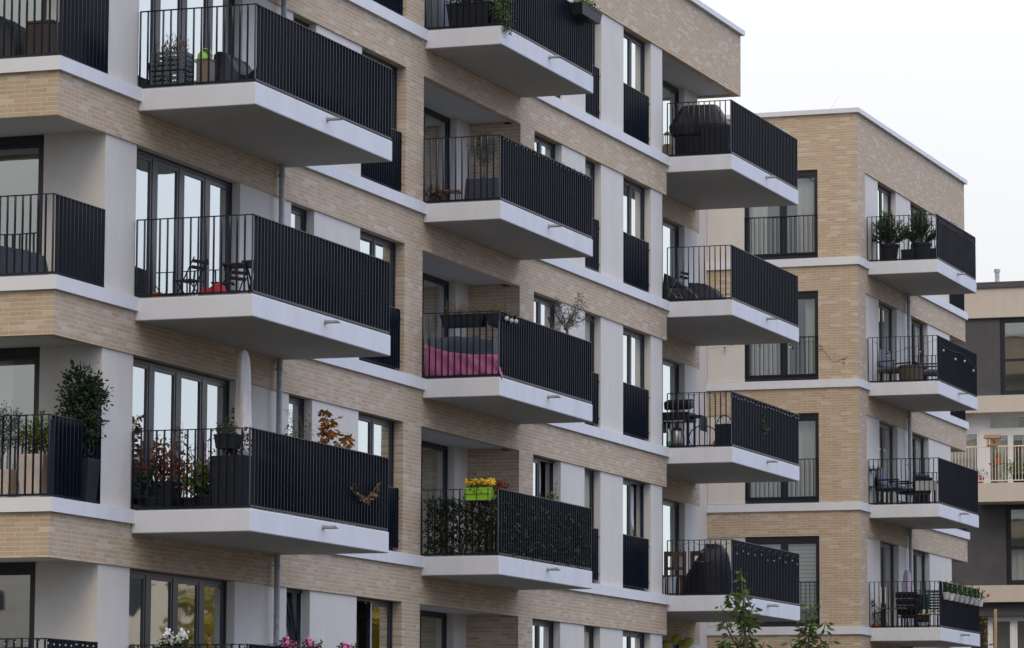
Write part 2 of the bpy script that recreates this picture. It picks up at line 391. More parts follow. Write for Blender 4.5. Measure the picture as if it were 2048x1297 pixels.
def balcony(root, base, key, x0, x1, yin, yout, level, yrail=None):
    """cantilevered slab with railing and drain spout; yin >= wall line, yout = outer edge"""
    T = 0.321; z = H*level
    yrail = yin if yrail is None else yrail
    if key not in balc_cache:
        b0 = (base[0], base[1], base[2])
        s = MB(lambda x, y, zz: (x-b0[0], y-b0[1], zz-b0[2]))
        s.box(x0, x1, yout, yin, -T, -0.012)
        sl = s.build("balcony", 'slab', root, bevel=0.012)
        t = MB(s.map); t.box(x0+0.012, x1-0.012, yout+0.012, yin-0.002, -0.0115, 0.0)
        t.build("floor_paving", 'floor', sl)
        u_ = MB(s.map); u_.box(x0+0.014, x1-0.014, yout+0.014, yin-0.004, -T-0.003, -T+0.001); u_.build("soffit", 'slabsoffit', sl)  # added thin sheet, its darker colour stands in for shade under the slab
        i = 0.035
        rail_path("railing", [(x0+i, yrail), (x0+i, yout+i), (x1-i, yout+i), (x1-i, yrail)], sl, base, 0.0)
        xm = (x0+x1)/2
        d = MB(); 
        pr = [(xm, yout+0.01), (xm, yout-0.015)]
        c = Vector((xm-b0[0], yout-b0[1], -0.105-b0[2]))
        d.tube([c+Vector((0, 0.01, 0)), c+Vector((0, -0.012, 0))], 0.042, 14)
        n = 12; o = len(d.v)
        for k, yy in enumerate((-0.012, -0.21)):
            for j in range(n):
                a = 2*math.pi*j/n; up_ = math.sin(a)
                d.v.append(tuple(c+Vector((0.026*math.cos(a), yy + (0.035*(-up_) if k else 0)*-1.0, 0.026*up_))))
        for j in range(n): d.f.append((o+j, o+(j+1)%n, o+n+(j+1)%n, o+n+j))
        d.build("drain_spout", 'zinc', sl)
        balc_cache[key] = sl
    src = balc_cache[key]
    if "used" not in src:
        src["used"] = 1; o = src
    else:
        o = src.copy(); C.objects.link(o); o.parent = root
        for ch in src.children:
            c2 = ch.copy(); C.objects.link(c2); c2.parent = o
            for g in ch.children:
                g2 = g.copy(); C.objects.link(g2); g2.parent = c2
    o.location = (0, 0, z)
    return o
def juliet(root, base, x0, x1, level, y=0.085):
    z = H*level; b = MB(lambda x, yy, zz: (x-base[0], yy-base[1], zz-base[2]))
    n = round((x1-x0)/0.1)
    for i in range(n+1):
        x = x0+(x1-x0)*i/n; b.box(x-0.006, x+0.006, y-0.02, y+0.02, z+0.09, z+1.05)
    b.box(x0, x1, y-0.021, y+0.021, z+1.05, z+1.062); b.box(x0, x1, y-0.021, y+0.021, z+0.078, z+0.09)
    o = b.build("juliet_railing", 'rail', root)
    f = MB()
    for zz in (0.22, 0.92):
        f.ball((x1+0.004-base[0], y-0.035-base[1], z+zz-base[2]), 0.016, 8, 6)
    f.build("fixing_bolt", 'zinc', o, smooth=True)
    return o

# ------------------------------------------------------------------ near apartment building
def shift(base):
    return lambda x, y, z: (x-base[0], y-base[1], z-base[2])
B1 = (44.69, 0.0, GZ)
b1 = thing("apartment_building", "large tan brick apartment building with stacked white balconies filling the left and middle", "building", B1)
P, Q, RR = (47.179, 52.327, -1.788), (58.298, 63.138, -1.374), (71.953, 76.979, -1.368)
def segs(a, b, cuts):
    out = []; x = a
    for c0, c1 in sorted(cuts):
        if c0 > x: out.append((x, c0, False))
        out.append((max(c0, a), min(c1, b), True)); x = c1
    if x < b: out.append((x, b, False))
    return out
for l in range(-1, 5):
    z = H*l; zh = z+2.16; zt = z+2.76 if l < 4 else 15.30; zn = z+2.95
    m = MB(shift(B1))
    xe = 71.94 if l < 4 else 77.30
    m.box(B1[0], xe, 0, .15, zh, zt); m.box(B1[0], B1[0]+.15, .15, 12, zh, zt)
    if l < 4:
        m.box(71.79, 71.94, .15, .92, zh, zt); m.box(71.79, 77.25, .92, 1.07, zh, zt)
    else: m.box(77.15, 77.30, .15, 12, zh, zt)
    m.build("brick_band", 'brick', b1)
    m = MB(shift(B1)); m.box(57.45, 58.27, 0, .33, z, zh); m.box(58.09, 58.27, .33, 1.1, z, zh); m.build("brick_pier", 'brick', b1)
    m = MB(shift(B1)); m.box(63.12, 63.88, 0, .33, z, zh); m.box(63.12, 63.30, .33, 1.3, z, zh+.035); m.build("brick_pier", 'brick', b1)
    m = MB(shift(B1)); m.box(76.9, 77.12, 1.22, 12, z, (zn if l < 4 else zh+.04)); m.build("end_wall", 'brick', b1)
    if l < 4:
        m = MB(shift(B1))
        for a, b, c in segs(44.63, 72.0, [P[:2], Q[:2], RR[:2]]):
            if a > 71.9: continue
            m.box(a, b, 0.0 if c else -.06, .35, z+2.76, zn - (0.002 if c else 0))
        m.box(44.63, 44.9, .35, 12, z+2.76, zn)
        m.box(71.98, 77.14, .93, 1.2, z+2.76, zn-.002)
        m.build("stone_ledge", 'ledge', b1)
    m = MB(shift(B1))
    if l < 4: m.box(44.9, 71.79, .351, 12, z+2.20, zn-.006); m.box(44.84, 71.79, .15, .351, z+2.20, z+2.75); m.box(71.79, 76.9, 1.07, 12, z+2.20, zn-.006)
    else: m.box(44.84, 77.15, .15, 12, z+2.20, 15.2)
    m.build("floor_slab", 'soffit', b1)
    each("plaster_wall", 'plaster', b1, B1, *[(a, b, .03, .33, z+.014, zh+.002) for a, b in ((50.80, 52.73), (53.65, 55.56), (65.50, 66.87), (67.82, 69.20))],
         (52.73, 53.65, .03, .33, z, z+.9), (46.23, 46.40, 3.7, 12, z, zh+.045), (62.47, 63.12, .98, 1.28, z, zh+.045), (58.27, 59.3, .98, 1.28, z, zh+.045),
         (76.17, 77.12, .92, 1.22, z, zh if l < 4 else zh+.045), (71.73, 73.4, .95, 1.25, z, zh if l < 4 else zh+.045))
    m = MB(shift(B1)); m.box(46.23, 47.22, .03, .33, z+.014, zh+.002); m.box(46.23, 46.40, .33, .97, z, zh+.045); m.box(46.23, 47.22, .152, .33, zh+.002, zh+.045); m.build("plaster_wall", 'plaster', b1)
    m = MB(shift(B1)); m.box(70.97, 71.73, .03, .33, z+.014, zh+.002); m.box(71.56, 71.73, .33, .95, z, zh+.03); m.build("plaster_wall", 'plaster', b1)
    each("interior_wall", 'room', b1, B1, (46.5, 76.8, 5.0, 5.1, z, zh), *[(x, x+.08, 1.4 if x in (58.0, 63.4) else .5, 5, z, zh) for x in (51.3, 54.6, 58.0, 63.4, 66.2, 68.5, 71.6, 73.2)])
    r = random.Random(40+l)
    cur4 = None
    if l == 3: cur4 = [(47.4, 47.7, zh-.05, z+.1)]
    window(b1, B1, 'Y', 47.22, 50.80, z, zh, .16, [1, 1, 1, 1], mul=.14, curtain=cur4, head=.06)
    window(b1, B1, 'Y', 52.73, 53.65, z+.9, zh, .16, [1], tilt=(0,) if l == 0 else (), blind=('blind', z+1.5) if l == 3 else None)
    window(b1, B1, 'Y', 55.56, 57.45, z, zh, .16, [1, 1], tilt=(0,) if l == 0 else (), curtain=[(56.6, 57.3, zh-.05, z+.1)] if l in (1, 2) else None)
    window(b1, B1, 'Y', 63.88, 65.50, z, zh, .16, [1, 1], tilt=(1,) if l == 1 else (), curtain=[(64.7, 65.4, zh-.05, z+.1)])
    window(b1, B1, 'Y', 66.87, 67.82, z, zh, .16, [1], curtain=[(66.95, 67.7, zh-.05, z+.1)] if l in (2, 3) else None)
    window(b1, B1, 'Y', 69.20, 70.97, z, zh, .16, [1, 1], tilt=(1,) if l == 1 else (), curtain=[(70.1, 70.9, zh-.05, z+.1)], blind=('blind', z+1.55) if l == 3 else None)
    window(b1, B1, 'Y', 59.30, 62.47, z, zh+.04, 1.11, [1.85, 1.25], curtain=[(61.3, 62.3, zh-.05, z+.1)] if l != 0 else None)
    window(b1, B1, 'Y', 73.40, 76.17, z, zh, 1.05, [1, 1], curtain=[(74.9, 75.9, zh-.05, z+.1)])
    window(b1, B1, 'X', .97, 3.7, z, zh+.03, 46.27, [1.35, 1.35], curtain=[(1.5, 3.6, zh-.05, z+.1)] if l == 1 else None, blind=('blind', zh-.33) if l in (2, 3) else None, head=.11)
    for a, b in ((55.58, 57.43), (63.90, 65.48), (66.89, 67.80), (69.22, 70.95)): juliet(b1, B1, a, b, l)
    rail_path("corner_railing", [(44.69, 4.0), (44.69, .03), (46.20, .03)], b1, B1, z, h=1.10, z0=.02)
# balconies, storey by storey
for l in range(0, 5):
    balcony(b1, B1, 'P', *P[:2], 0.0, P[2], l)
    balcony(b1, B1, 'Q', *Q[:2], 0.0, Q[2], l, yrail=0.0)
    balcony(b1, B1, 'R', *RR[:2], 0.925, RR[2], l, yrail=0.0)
m = MB(shift(B1))
m.box(44.60, 77.38, -.08, .3, 15.30, 15.41); m.box(44.60, 44.95, .3, 12.05, 15.30, 15.41); m.box(77.05, 77.38, .3, 12.05, 15.30, 15.41)
m.build("roof_coping", 'coping', b1)
m = MB(shift(B1)); m.box(44.95, 77.05, .3, 12, 15.2, 15.32); m.build("roof_deck", 'roofgravel', b1)
m = MB(shift(B1)); m.box(44.69, 77.12, 12, 12.2, GZ, 15.3); m.build("rear_wall", 'brick', b1)
def downpipe(root, base, x, y, tops):
    m = MB(shift(base)); zs = tops
    for a, b in zs:
        m.tube([(x, y, a), (x, y, b)], 0.046, 12)
        zz = a+0.45
        m.tube([(x, y, zz), (x, y, zz+.06)], 0.052, 12)
    o = m.build("downpipe", 'zinc', root, smooth=False)
    for a, b in zs:
        for t in (0.48, 0.93):
            c = MB(shift(base)); zz = a+(b-a)*t; c.tube([(x, y, zz), (x, y, zz+.03)], 0.056, 12); c.bar((x, y, zz+.015), (x, .04, zz+.015), .014)
            c.build("pipe_clamp", 'zinc', o)
downpipe(b1, B1, 52.06, -.10, [(H*l, H*(l+1)-.325) for l in range(-1, 4)] + [(H*4, 15.0)])

# ------------------------------------------------------------------ second building
B2 = (87.26, 0.0, GZ)
b2 = thing("apartment_building", "smaller tan brick apartment building behind, its brick corner and four balconies at right", "building", B2)
S = (88.242, 92.485, -1.740)
for l in range(-1, 5):
    z = H*l; zh = z+2.16; zt = z+2.76 if l < 4 else 15.30; zn = z+2.95
    m = MB(shift(B2))
    m.box(87.26, 98.83, 0, .15, zh, zt); m.box(87.26, 87.41, .15, 3.76, zh, zt); m.box(98.68, 98.83, .15, 12, zh, zt)
    m.build("brick_band", 'brick', b2)
    m = MB(shift(B2)); m.box(87.26, 88.08, 0, .33, z, zh); m.box(87.26, 87.46, .33, .97, z, zh); m.build("brick_pier", 'brick', b2)
    if l < 4:
        m = MB(shift(B2))
        for a, b, c in segs(87.20, 98.89, [S[:2]]): m.box(a, b, 0.0 if c else -.06, .35, z+2.76, zn-(0.002 if c else 0))
        m.box(87.20, 87.5, .35, 3.757, z+2.76, zn); m.box(98.6, 98.89, .35, 12, z+2.76, zn)
        m.build("stone_ledge", 'ledge', b2)
    m = MB(shift(B2)); m.box(87.5, 98.6, .351, 12, z+2.20, zn-.006 if l < 4 else 15.2); m.box(87.41, 98.68, .15, .351, z+2.20, z+2.75); m.box(87.41, 87.5, .351, 3.7, z+2.2, z+2.75); m.box(98.6, 98.68, .351, 12, z+2.2, z+2.75)
    m.build("floor_slab", 'soffit', b2)
    each("plaster_wall", 'plaster', b2, B2, (88.08, 89.45, .03, .33, z+.014, zh+.002), (91.30, 92.82, .03, .33, z+.014, zh+.002), (94.60, 97.09, .03, .33, z+.014, zh+.002), (87.29, 87.52, 2.82, 3.757, z+.014, zh+.002), (96.9, 97.09, .33, 12, z, zh+.045))
    each("interior_wall", 'room', b2, B2, (91.6, 91.7, .5, 11, z, zh), (88.2, 96.8, 5, 5.1, z, zh))
    cz = (zh-.1, z+.1)
    cur = {4: [(1.0, 1.55, *cz), (2.3, 2.75, *cz)], 3: [(1.0, 1.35, *cz), (1.7, 2.75, *cz)], 2: [(1.0, 2.75, *cz)], 1: None}.get(l, [(1.0, 1.9, *cz)])
    window(b2, B2, 'X', .97, 2.82, z, zh, 87.33, [.80, .88], head=.13, foot=.11, mul=.07, curtain=cur, blind=('blindpale', z+.5) if l in (1,) else None)
    rb = MB(mapX(B2))
    n = 16
    for i in range(n+1):
        u = 1.0+(2.79-1.0)*i/n; rb.box(u-.005, u+.005, 87.285, 87.315, z+.13, z+1.05)
    rb.box(.975, 2.815, 87.283, 87.317, z+1.05, z+1.065); rb.box(.975, 2.815, 87.283, 87.317, z+.115, z+.13)
    rb.build("window_railing", 'rail', b2)
    window(b2, B2, 'Y', 89.45, 91.30, z, zh, .16, [1, 1], curtain=[(90.4, 91.1, *cz)])
    window(b2, B2, 'Y', 92.82, 94.60, z, zh, .16, [1, 1], tilt=(), curtain=[(93.8, 94.4, *cz)])
    juliet(b2, B2, 92.84, 94.58, l)
    rail_path("corner_railing", [(97.12, .03), (98.76, .03), (98.76, 4.0)], b2, B2, z, h=1.10, z0=.02)
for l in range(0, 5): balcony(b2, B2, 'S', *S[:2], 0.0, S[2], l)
m = MB(shift(B2)); m.box(77.13, 87.28, 3.76, 4.0, GZ, 15.30); m.build("link_wall", 'plaster', b2)
m = MB(shift(B2)); m.box(87.18, 98.91, -.08, .3, 15.30, 15.41); m.box(87.18, 87.5, .3, 12, 15.30, 15.41); m.box(98.6, 98.91, .3, 12, 15.30, 15.41)
m.box(77.1, 87.18, 3.7, 4.05, 15.30, 15.41)
m.build("roof_coping", 'coping', b2)
m = MB(shift(B2)); m.box(87.5, 98.6, .3, 12, 15.2, 15.32); m.build("roof_deck", 'roofgravel', b2)
m = MB(shift(B2)); m.box(78, 98.8, 12, 12.2, GZ, 15.3); m.build("rear_wall", 'brick', b2)
downpipe(b2, B2, 92.07, -.09, [(H*l, H*(l+1)-.325) for l in range(-1, 4)])
m = MB(shift(B2)); m.bar((87.9, .9, 15.4), (88.0, .62, 15.85), .005); m.build("lightning_rod", 'zinc', b2)

# ------------------------------------------------------------------ third building, far right
B3 = (116.0, -4.0, GZ)
b3 = thing("apartment_building", "grey and sand coloured apartment building with a flat roof at the far right edge", "building", B3)
YL, YR = 7.0, -9.0
def b3box(name, mat, *bs): each(name, mat, b3, B3, *bs)
b3box("fascia", 'sandplaster', (116, 117, YR, YL, 13.80, 14.73), (116, 117, YR, YL, 10.81, 11.34), (116, 117, YR, YL, 4.87, 5.39))
b3box("roof_edge", 'darkplaster', (115.93, 117, YR, YL, 14.735, 14.92))
b3box("roof_deck", 'roofgravel', (117, 127, YR, YL, 14.3, 14.85))
b3box("roof_upstand", 'coping', (117.5, 126, YR, 3.9, 14.86, 15.03))
b3box("dark_wall", 'darkplaster', (116.12, 116.5, 2.83, YL, 11.34, 13.80), (116.12, 116.5, YR, 0.6, 11.34, 13.80), (116.12, 116.5, 2.70, YL, 5.39, 7.92), (116.12, 116.5, YR, 0.5, 5.39, 7.92), (116.3, 116.6, YR, YL, 4.45, 4.87))
b3box("side_wall", 'sandplaster', (117, 127, YL-.2, YL, GZ, 14.3), (117, 127, YR, YR+.2, GZ, 14.3), (126.8, 127, YR+.2, YL-.2, GZ, 14.3))
b3box("interior_wall", 'room', (119.5, 119.6, YR+.2, YL-.2, GZ, 14.2))
b3box("floor_slab", 'sandplaster', (117, 126.8, YR+.2, YL-.2, 10.85, 11.3), (117, 126.8, YR+.2, YL-.2, 7.95, 8.45), (117, 126.8, YR+.2, YL-.2, 4.9, 5.35))
b3box("balcony_slab", 'sandplaster', (114.9, 117, YR, 3.55, 7.92, 8.50))
b3box("white_wall", 'white', (116.6, 116.8, 3.42, 3.60, 8.5, 10.81), (116.6, 116.8, 3.60, YL, 10.3, 10.81), (116.55, 116.8, YR, 3.42, 2.0, 2.1))
window(b3, B3, 'X', 0.6, 2.83, 11.36, 13.78, 116.2, [1], head=.09, side=.09, foot=.09, curtain=None)
b3box("transom", 'frame', (116.19, 116.26, .66, 2.76, 12.42, 12.50))
window(b3, B3, 'X', 0.5, 2.70, 5.41, 7.9, 116.2, [1], head=.09, side=.09, foot=.09, curtain=[(1.0, 2.6, 6.5, 5.5)])
b3box("transom", 'frame', (116.19, 116.26, .56, 2.64, 6.52, 6.62))
window(b3, B3, 'X', 1.85, 3.42, 8.5, 10.25, 116.62, [1, 1], head=.06, side=.08, mul=.06, curtain=[(1.95, 2.3, 10.2, 8.6), (2.75, 3.1, 10.2, 8.6)], frame='white')
window(b3, B3, 'X', 1.85, 3.42, 10.25, 10.81, 116.62, [1], head=.06, side=.08, curtain=[(2.4, 3.35, 10.75, 10.3)], frame='white')
window(b3, B3, 'X', 3.60, 6.0, 8.5, 10.3, 116.62, [1, 1], curtain=[(3.7, 5.9, 10.2, 8.6)], frame='white')
window(b3, B3, 'X', -1.5, 1.85, 8.5, 10.81, 116.62, [1, 1, 1], curtain=[(-1.4, 1.8, 10.7, 8.6)], frame='white')
window(b3, B3, 'X', 1.0, 3.42, 2.1, 4.45, 116.62, [1, 1, 1], head=.1, side=.1, mul=.12, curtain=None, frame='white')
rm = MB(shift(B3))
rm.box(114.94, 114.98, YR, 4.35, 9.62, 9.66); rm.box(114.94, 114.98, YR, 4.35, 8.56, 8.59)
y = 4.33
while y > YR: rm.box(114.95, 114.97, y-.008, y+.008, 8.59, 9.62); y -= .105
rm.build("balcony_railing", 'whiterail', b3)
vp = MB(shift(B3)); vp.tube([(118, 3.3, 14.85), (118, 3.3, 15.52)], .075, 12); vp.tube([(118, 3.3, 15.5), (118, 3.3, 15.6)], .1, 12); vp.build("vent_pipe", 'zinc', b3)

# ------------------------------------------------------------------ more materials for the things on the balconies
MT.update(
 leaf=leafmat("green_leaf", (0.010, 0.022, 0.008), (0.045, 0.085, 0.022), (0.09, 0.13, 0.035)),
 leafdark=leafmat("dark_leaf", (0.008, 0.018, 0.009), (0.028, 0.055, 0.020), (0.05, 0.085, 0.03)),
 leafolive=leafmat("olive_leaf", (0.035, 0.045, 0.026), (0.10, 0.115, 0.075)),
 leafyellow=leafmat("yellow_green_leaf", (0.03, 0.06, 0.01), (0.12, 0.14, 0.02), (0.40, 0.28, 0.02), 14),
 leafbright=leafmat("fresh_leaf", (0.035, 0.085, 0.010), (0.095, 0.165, 0.022), (0.15, 0.20, 0.03), 7, 0.35),
 leaftree=leafmat("tree_leaf", (0.025, 0.055, 0.010), (0.075, 0.115, 0.020), (0.12, 0.15, 0.03), 5, 0.3),
 leafred=leafmat("red_autumn_leaf", (0.09, 0.014, 0.010), (0.27, 0.085, 0.03), (0.22, 0.15, 0.04), 14),
 leaforange=leafmat("orange_autumn_leaf", (0.16, 0.05, 0.010), (0.36, 0.15, 0.02), (0.20, 0.20, 0.03), 12),
 leafautumn=leafmat("yellow_autumn_leaf", (0.10, 0.10, 0.01), (0.34, 0.24, 0.02), (0.45, 0.20, 0.02), 0.6),
 leafdry=leafmat("dry_leaf", (0.09, 0.055, 0.025), (0.19, 0.12, 0.055)),
 heather=leafmat("heather_bloom", (0.12, 0.03, 0.02), (0.28, 0.09, 0.05)),
 bark=pmat("bark", (0.085, 0.062, 0.045), 0.9, 0.3, 30, bump=0.4),
 twig=pmat("twig", (0.12, 0.085, 0.055), 0.85, 0.2, 20),
 cane=pmat("bamboo_cane", (0.40, 0.27, 0.13), 0.6, 0.25, 9),
 soil=pmat("soil", (0.03, 0.022, 0.016), 1.0, 0.3, 40),
 plastic=pmat("dark_plastic", (0.014, 0.017, 0.024), 0.5, 0.15, 6, spec=0.3),
 black=pmat("black_metal", (0.008, 0.009, 0.012), 0.45, 0.2, 8, spec=0.35),
 tarp=pmat("black_tarpaulin", (0.008, 0.009, 0.013), 0.5, 0.25, 7, bump=0.7, bscale=9, spec=0.3),
 greycloth=pmat("grey_cover", (0.085, 0.10, 0.135), 0.8, 0.12, 4, bump=0.6, bscale=7),
 navycloth=pmat("dark_blue_cover", (0.022, 0.028, 0.042), 0.75, 0.15, 4, bump=0.6, bscale=7),
 cushion=pmat("slate_cushion", (0.13, 0.14, 0.19), 0.9, 0.1, 9),
 pink=pmat("pink_cloth", (0.41, 0.125, 0.28), 0.8, 0.16, 7, bump=0.3, bscale=25),
 palecloth=pmat("grey_table_cloth", (0.42, 0.42, 0.43), 0.9, 0.05),
 parasol=pmat("beige_parasol_cover", (0.66, 0.62, 0.60), 0.9, 0.08, 5, bump=0.5, bscale=12),
 lilac=pmat("faded_pink_parasol", (0.62, 0.50, 0.57), 0.9, 0.15, 4),
 wood=pmat("oiled_wood", (0.26, 0.125, 0.055), 0.55, 0.25, 5, stretch=(1, 1, 14)),
 darkwood=pmat("stained_dark_wood", (0.035, 0.024, 0.020), 0.6, 0.2, 6),
 brownwood=pmat("dark_brown_wood", (0.10, 0.045, 0.028), 0.5, 0.2, 6),
 boxwood=pmat("weathered_board", (0.20, 0.165, 0.13), 0.8, 0.2, 6, stretch=(1, 1, 8)),
 honey=pmat("honey_wood", (0.55, 0.27, 0.09), 0.6, 0.15, 8),
 terracotta=pmat("terracotta", (0.45, 0.13, 0.045), 0.8, 0.15, 12),
 orange=pmat("orange_plastic", (0.60, 0.14, 0.02), 0.4, 0.05),
 red=pmat("red_fabric", (0.36, 0.018, 0.035), 0.85, 0.15, 10, bump=0.4, bscale=14),
 beigepot=pmat("beige_clay", (0.58, 0.49, 0.42), 0.8, 0.12, 6),
 crate=pmat("grey_green_plastic", (0.10, 0.125, 0.135), 0.5, 0.15, 10),
 lime=pmat("lime_plastic", (0.26, 0.52, 0.03), 0.4, 0.05),
 whitepot=pmat("white_plastic", (0.62, 0.64, 0.65), 0.4, 0.06),
 bucketm=pmat("pale_bucket", (0.42, 0.46, 0.54), 0.5, 0.1),
 steel=pmat("brushed_steel", (0.42, 0.42, 0.43), 0.35, 0.1, 20, metal=0.8),
 wicker=pmat("brown_wicker", (0.085, 0.068, 0.05), 0.8, 0.35, 60, bump=0.8, bscale=80),
 greenpaint=pmat("dark_green_paint", (0.015, 0.05, 0.04), 0.45, 0.15, 8),
 teal=pmat("teal_paint", (0.05, 0.13, 0.14), 0.5, 0.1),
 bulbclear=pmat("clear_bulb", (0.13, 0.14, 0.15), 0.12, 0.05),
 bulb=pmat("frosted_bulb", (0.38, 0.38, 0.38), 0.25, 0.02),
 flowerw=pmat("white_petal", (0.78, 0.80, 0.80), 0.7, 0.08, 30),
 flowerp=pmat("pink_petal", (0.70, 0.16, 0.42), 0.7, 0.2, 40),
 flowery=pmat("yellow_petal", (0.78, 0.50, 0.02), 0.7, 0.2, 40),
 flowerl=pmat("lilac_petal", (0.48, 0.20, 0.42), 0.7, 0.2, 40),
 flowero=pmat("coral_petal", (0.55, 0.13, 0.05), 0.7, 0.2, 40),
 paperlamp=pmat("yellow_lantern_paper", (0.50, 0.50, 0.10), 0.7, 0.1, 10),
 brass=pmat("brass", (0.30, 0.18, 0.06), 0.35, 0.15, 10, metal=0.7),
 bottle=pmat("green_bottle", (0.02, 0.22, 0.11), 0.2, 0.05),
)
LV = lambda l: H*l
def foliage(parent, c, rad, n, ln, wd, mat, seed, name="foliage", shape=1.0, droop=0.0, clump=7, out=0.6):
    """leaf clumps scattered through an uneven crown volume"""
    r = random.Random(seed); m = MB(); c = Vector(c)
    nc = max(3, n//clump)
    for _ in range(nc):
        while True:
            p = Vector((r.uniform(-1,1), r.uniform(-1,1), r.uniform(-1,1)))
            if p.length <= 1: break
        p *= (0.55+0.45*p.length)**0.3
        q = c + Vector((p.x*rad[0]*(1+(shape-1)*p.z), p.y*rad[1]*(1+(shape-1)*p.z), p.z*rad[2]))
        for _ in range(clump):
            d = Vector((p.x*out+r.uniform(-.8,.8), p.y*out+r.uniform(-.8,.8), p.z*out+r.uniform(-.7,.9)-droop))
            o = q + Vector((r.gauss(0,1), r.gauss(0,1), r.gauss(0,1)))*ln*0.75
            m.leaf(o, d, ln*r.uniform(.65,1.25), wd*r.uniform(.7,1.2), r)
    return m.build(name, mat, parent)
def twigs(parent, base, tips, r0, mat='twig', seed=1, name="stem", wob=0.05, r1=0.002):
    r = random.Random(seed); m = MB()
    for t in tips:
        b = Vector(base) + Vector((r.uniform(-.03,.03), r.uniform(-.03,.03), 0)); t = Vector(t); pts = []
        for k in range(6):
            f = k/5; pts.append(b.lerp(t, f) + Vector((r.uniform(-1,1), r.uniform(-1,1), 0))*wob*math.sin(f*math.pi))
        m.tube(pts, [r0*(1-k/5)+r1 for k in range(6)], 5)
    return m.build(name, mat, parent)
def sparse(parent, base, tips, nleaf, ln, wd, mat, seed, r0=0.008, spread=0.12, start=0.4, name="foliage"):
    """thin stems carrying leaves along their upper part"""
    r = random.Random(seed); st = MB(); lf = MB()
    for t in tips:
        b = Vector(base)+Vector((r.uniform(-.04,.04), r.uniform(-.04,.04), 0)); t = Vector(t); pts = []
        ph = r.uniform(0, 6)
        for k in range(8):
            f = k/7; pts.append(b.lerp(t, f) + Vector((math.sin(ph+f*4), math.cos(ph+f*3), 0))*spread*0.3*math.sin(f*math.pi))
        st.tube(pts, [r0*(1-k/7)+0.0018 for k in range(8)], 5)
        for _ in range(nleaf):
            f = r.uniform(start, 1.0)*7; k = min(6, int(f)); p = pts[k].lerp(pts[k+1], f-k)
            d = Vector((r.uniform(-1,1), r.uniform(-1,1), r.uniform(-.7,.5))); tip = p + d*spread*r.random()
            st.bar(p, tip, 0.003)
            for _ in range(2): lf.leaf(tip, d+Vector((r.uniform(-.6,.6), r.uniform(-.6,.6), r.uniform(-.6,.3))), ln*r.uniform(.6,1.2), wd*r.uniform(.7,1.2), r)
    st.build("stem", 'twig', parent); return lf.build(name, mat, parent)
def blooms(parent, pts, rad, mat, seed, name="flower", n=45):
    r = random.Random(seed)
    for p in pts:
        m = MB(); p = Vector(p)
        for _ in range(n):
            d = Vector((r.gauss(0,1), r.gauss(0,1), r.gauss(0,1))).normalized()
            m.leaf(p+d*rad*r.uniform(.5,.95), d+Vector((r.uniform(-.9,.9), r.uniform(-.9,.9), r.uniform(-.9,.9))), rad*.5, rad*.5, r)
        m.ball(p, rad*.62, 7, 5)
        m.build(name, mat, parent)
def pot(parent, c, r0, r1, h, mat, square=False, n=18):
    m = MB(); t = 0.012; z = c[2]
    if square:
        m.frustum(c, 2*r0, 2*r0, 2*r1, 2*r1, h-.03)
        e = r1
        for a in ((c[0]-e, c[0]+e, c[1]-e, c[1]-e+.02), (c[0]-e, c[0]+e, c[1]+e-.02, c[1]+e), (c[0]-e, c[0]-e+.02, c[1]-e+.02, c[1]+e-.02), (c[0]+e-.02, c[0]+e, c[1]-e+.02, c[1]+e-.02)):
            m.box(*a, z+h-.03, z+h)
    else:
        m.lathe(c, [(r0*.96, 0), (r0, .01), (r1, h*.86), (r1*1.08, h*.865), (r1*1.08, h), (r1*.95, h), (r1*.93, h*.9)], n)
    o = m.build("pot", mat, parent, smooth=False)
    s_ = MB()
    if square: s_.box(c[0]-r1+.021, c[0]+r1-.021, c[1]-r1+.021, c[1]+r1-.021, z+h-.03, z+h-.018)
    else: s_.lathe(c, [(r1*.9, h*.88), (r1*.9, h*.93)], n)
    s_.build("soil", 'soil', parent); return o
def trough(parent, c, lx, ly, h, mat, name="planter_box"):
    m = MB(); x, y, z = c
    m.frustum(c, lx*.9, ly*.85, lx, ly, h-.02); 
    m.box(x-lx/2-.006, x+lx/2+.006, y-ly/2-.006, y-ly/2+.012, z+h-.02, z+h+.004); m.box(x-lx/2-.006, x+lx/2+.006, y+ly/2-.012, y+ly/2+.006, z+h-.02, z+h+.004)
    m.box(x-lx/2-.006, x-lx/2+.012, y-ly/2+.012, y+ly/2-.012, z+h-.02, z+h+.004); m.box(x+lx/2-.012, x+lx/2+.006, y-ly/2+.012, y+ly/2-.012, z+h-.02, z+h+.004)
    m.build(name, mat, parent)
    MB().box(x-lx/2+.013, x+lx/2-.013, y-ly/2+.013, y+ly/2-.013, z+h-.02, z+h-.008).build("soil", 'soil', parent)
def hooks(parent, xs, y, z, along='X', h=.17, d=.12):
    m = MB()
    for v in xs:
        if along == 'X': m.tube([(v, y, z), (v, y+d*.5, z+.02), (v, y+d, z), (v, y+d, z-h)], .005, 5)
        else: m.tube([(y, v, z), (y+d*.5, v, z+.02), (y+d, v, z), (y+d, v, z-h)], .005, 5)
    m.build("hook", 'black', parent)
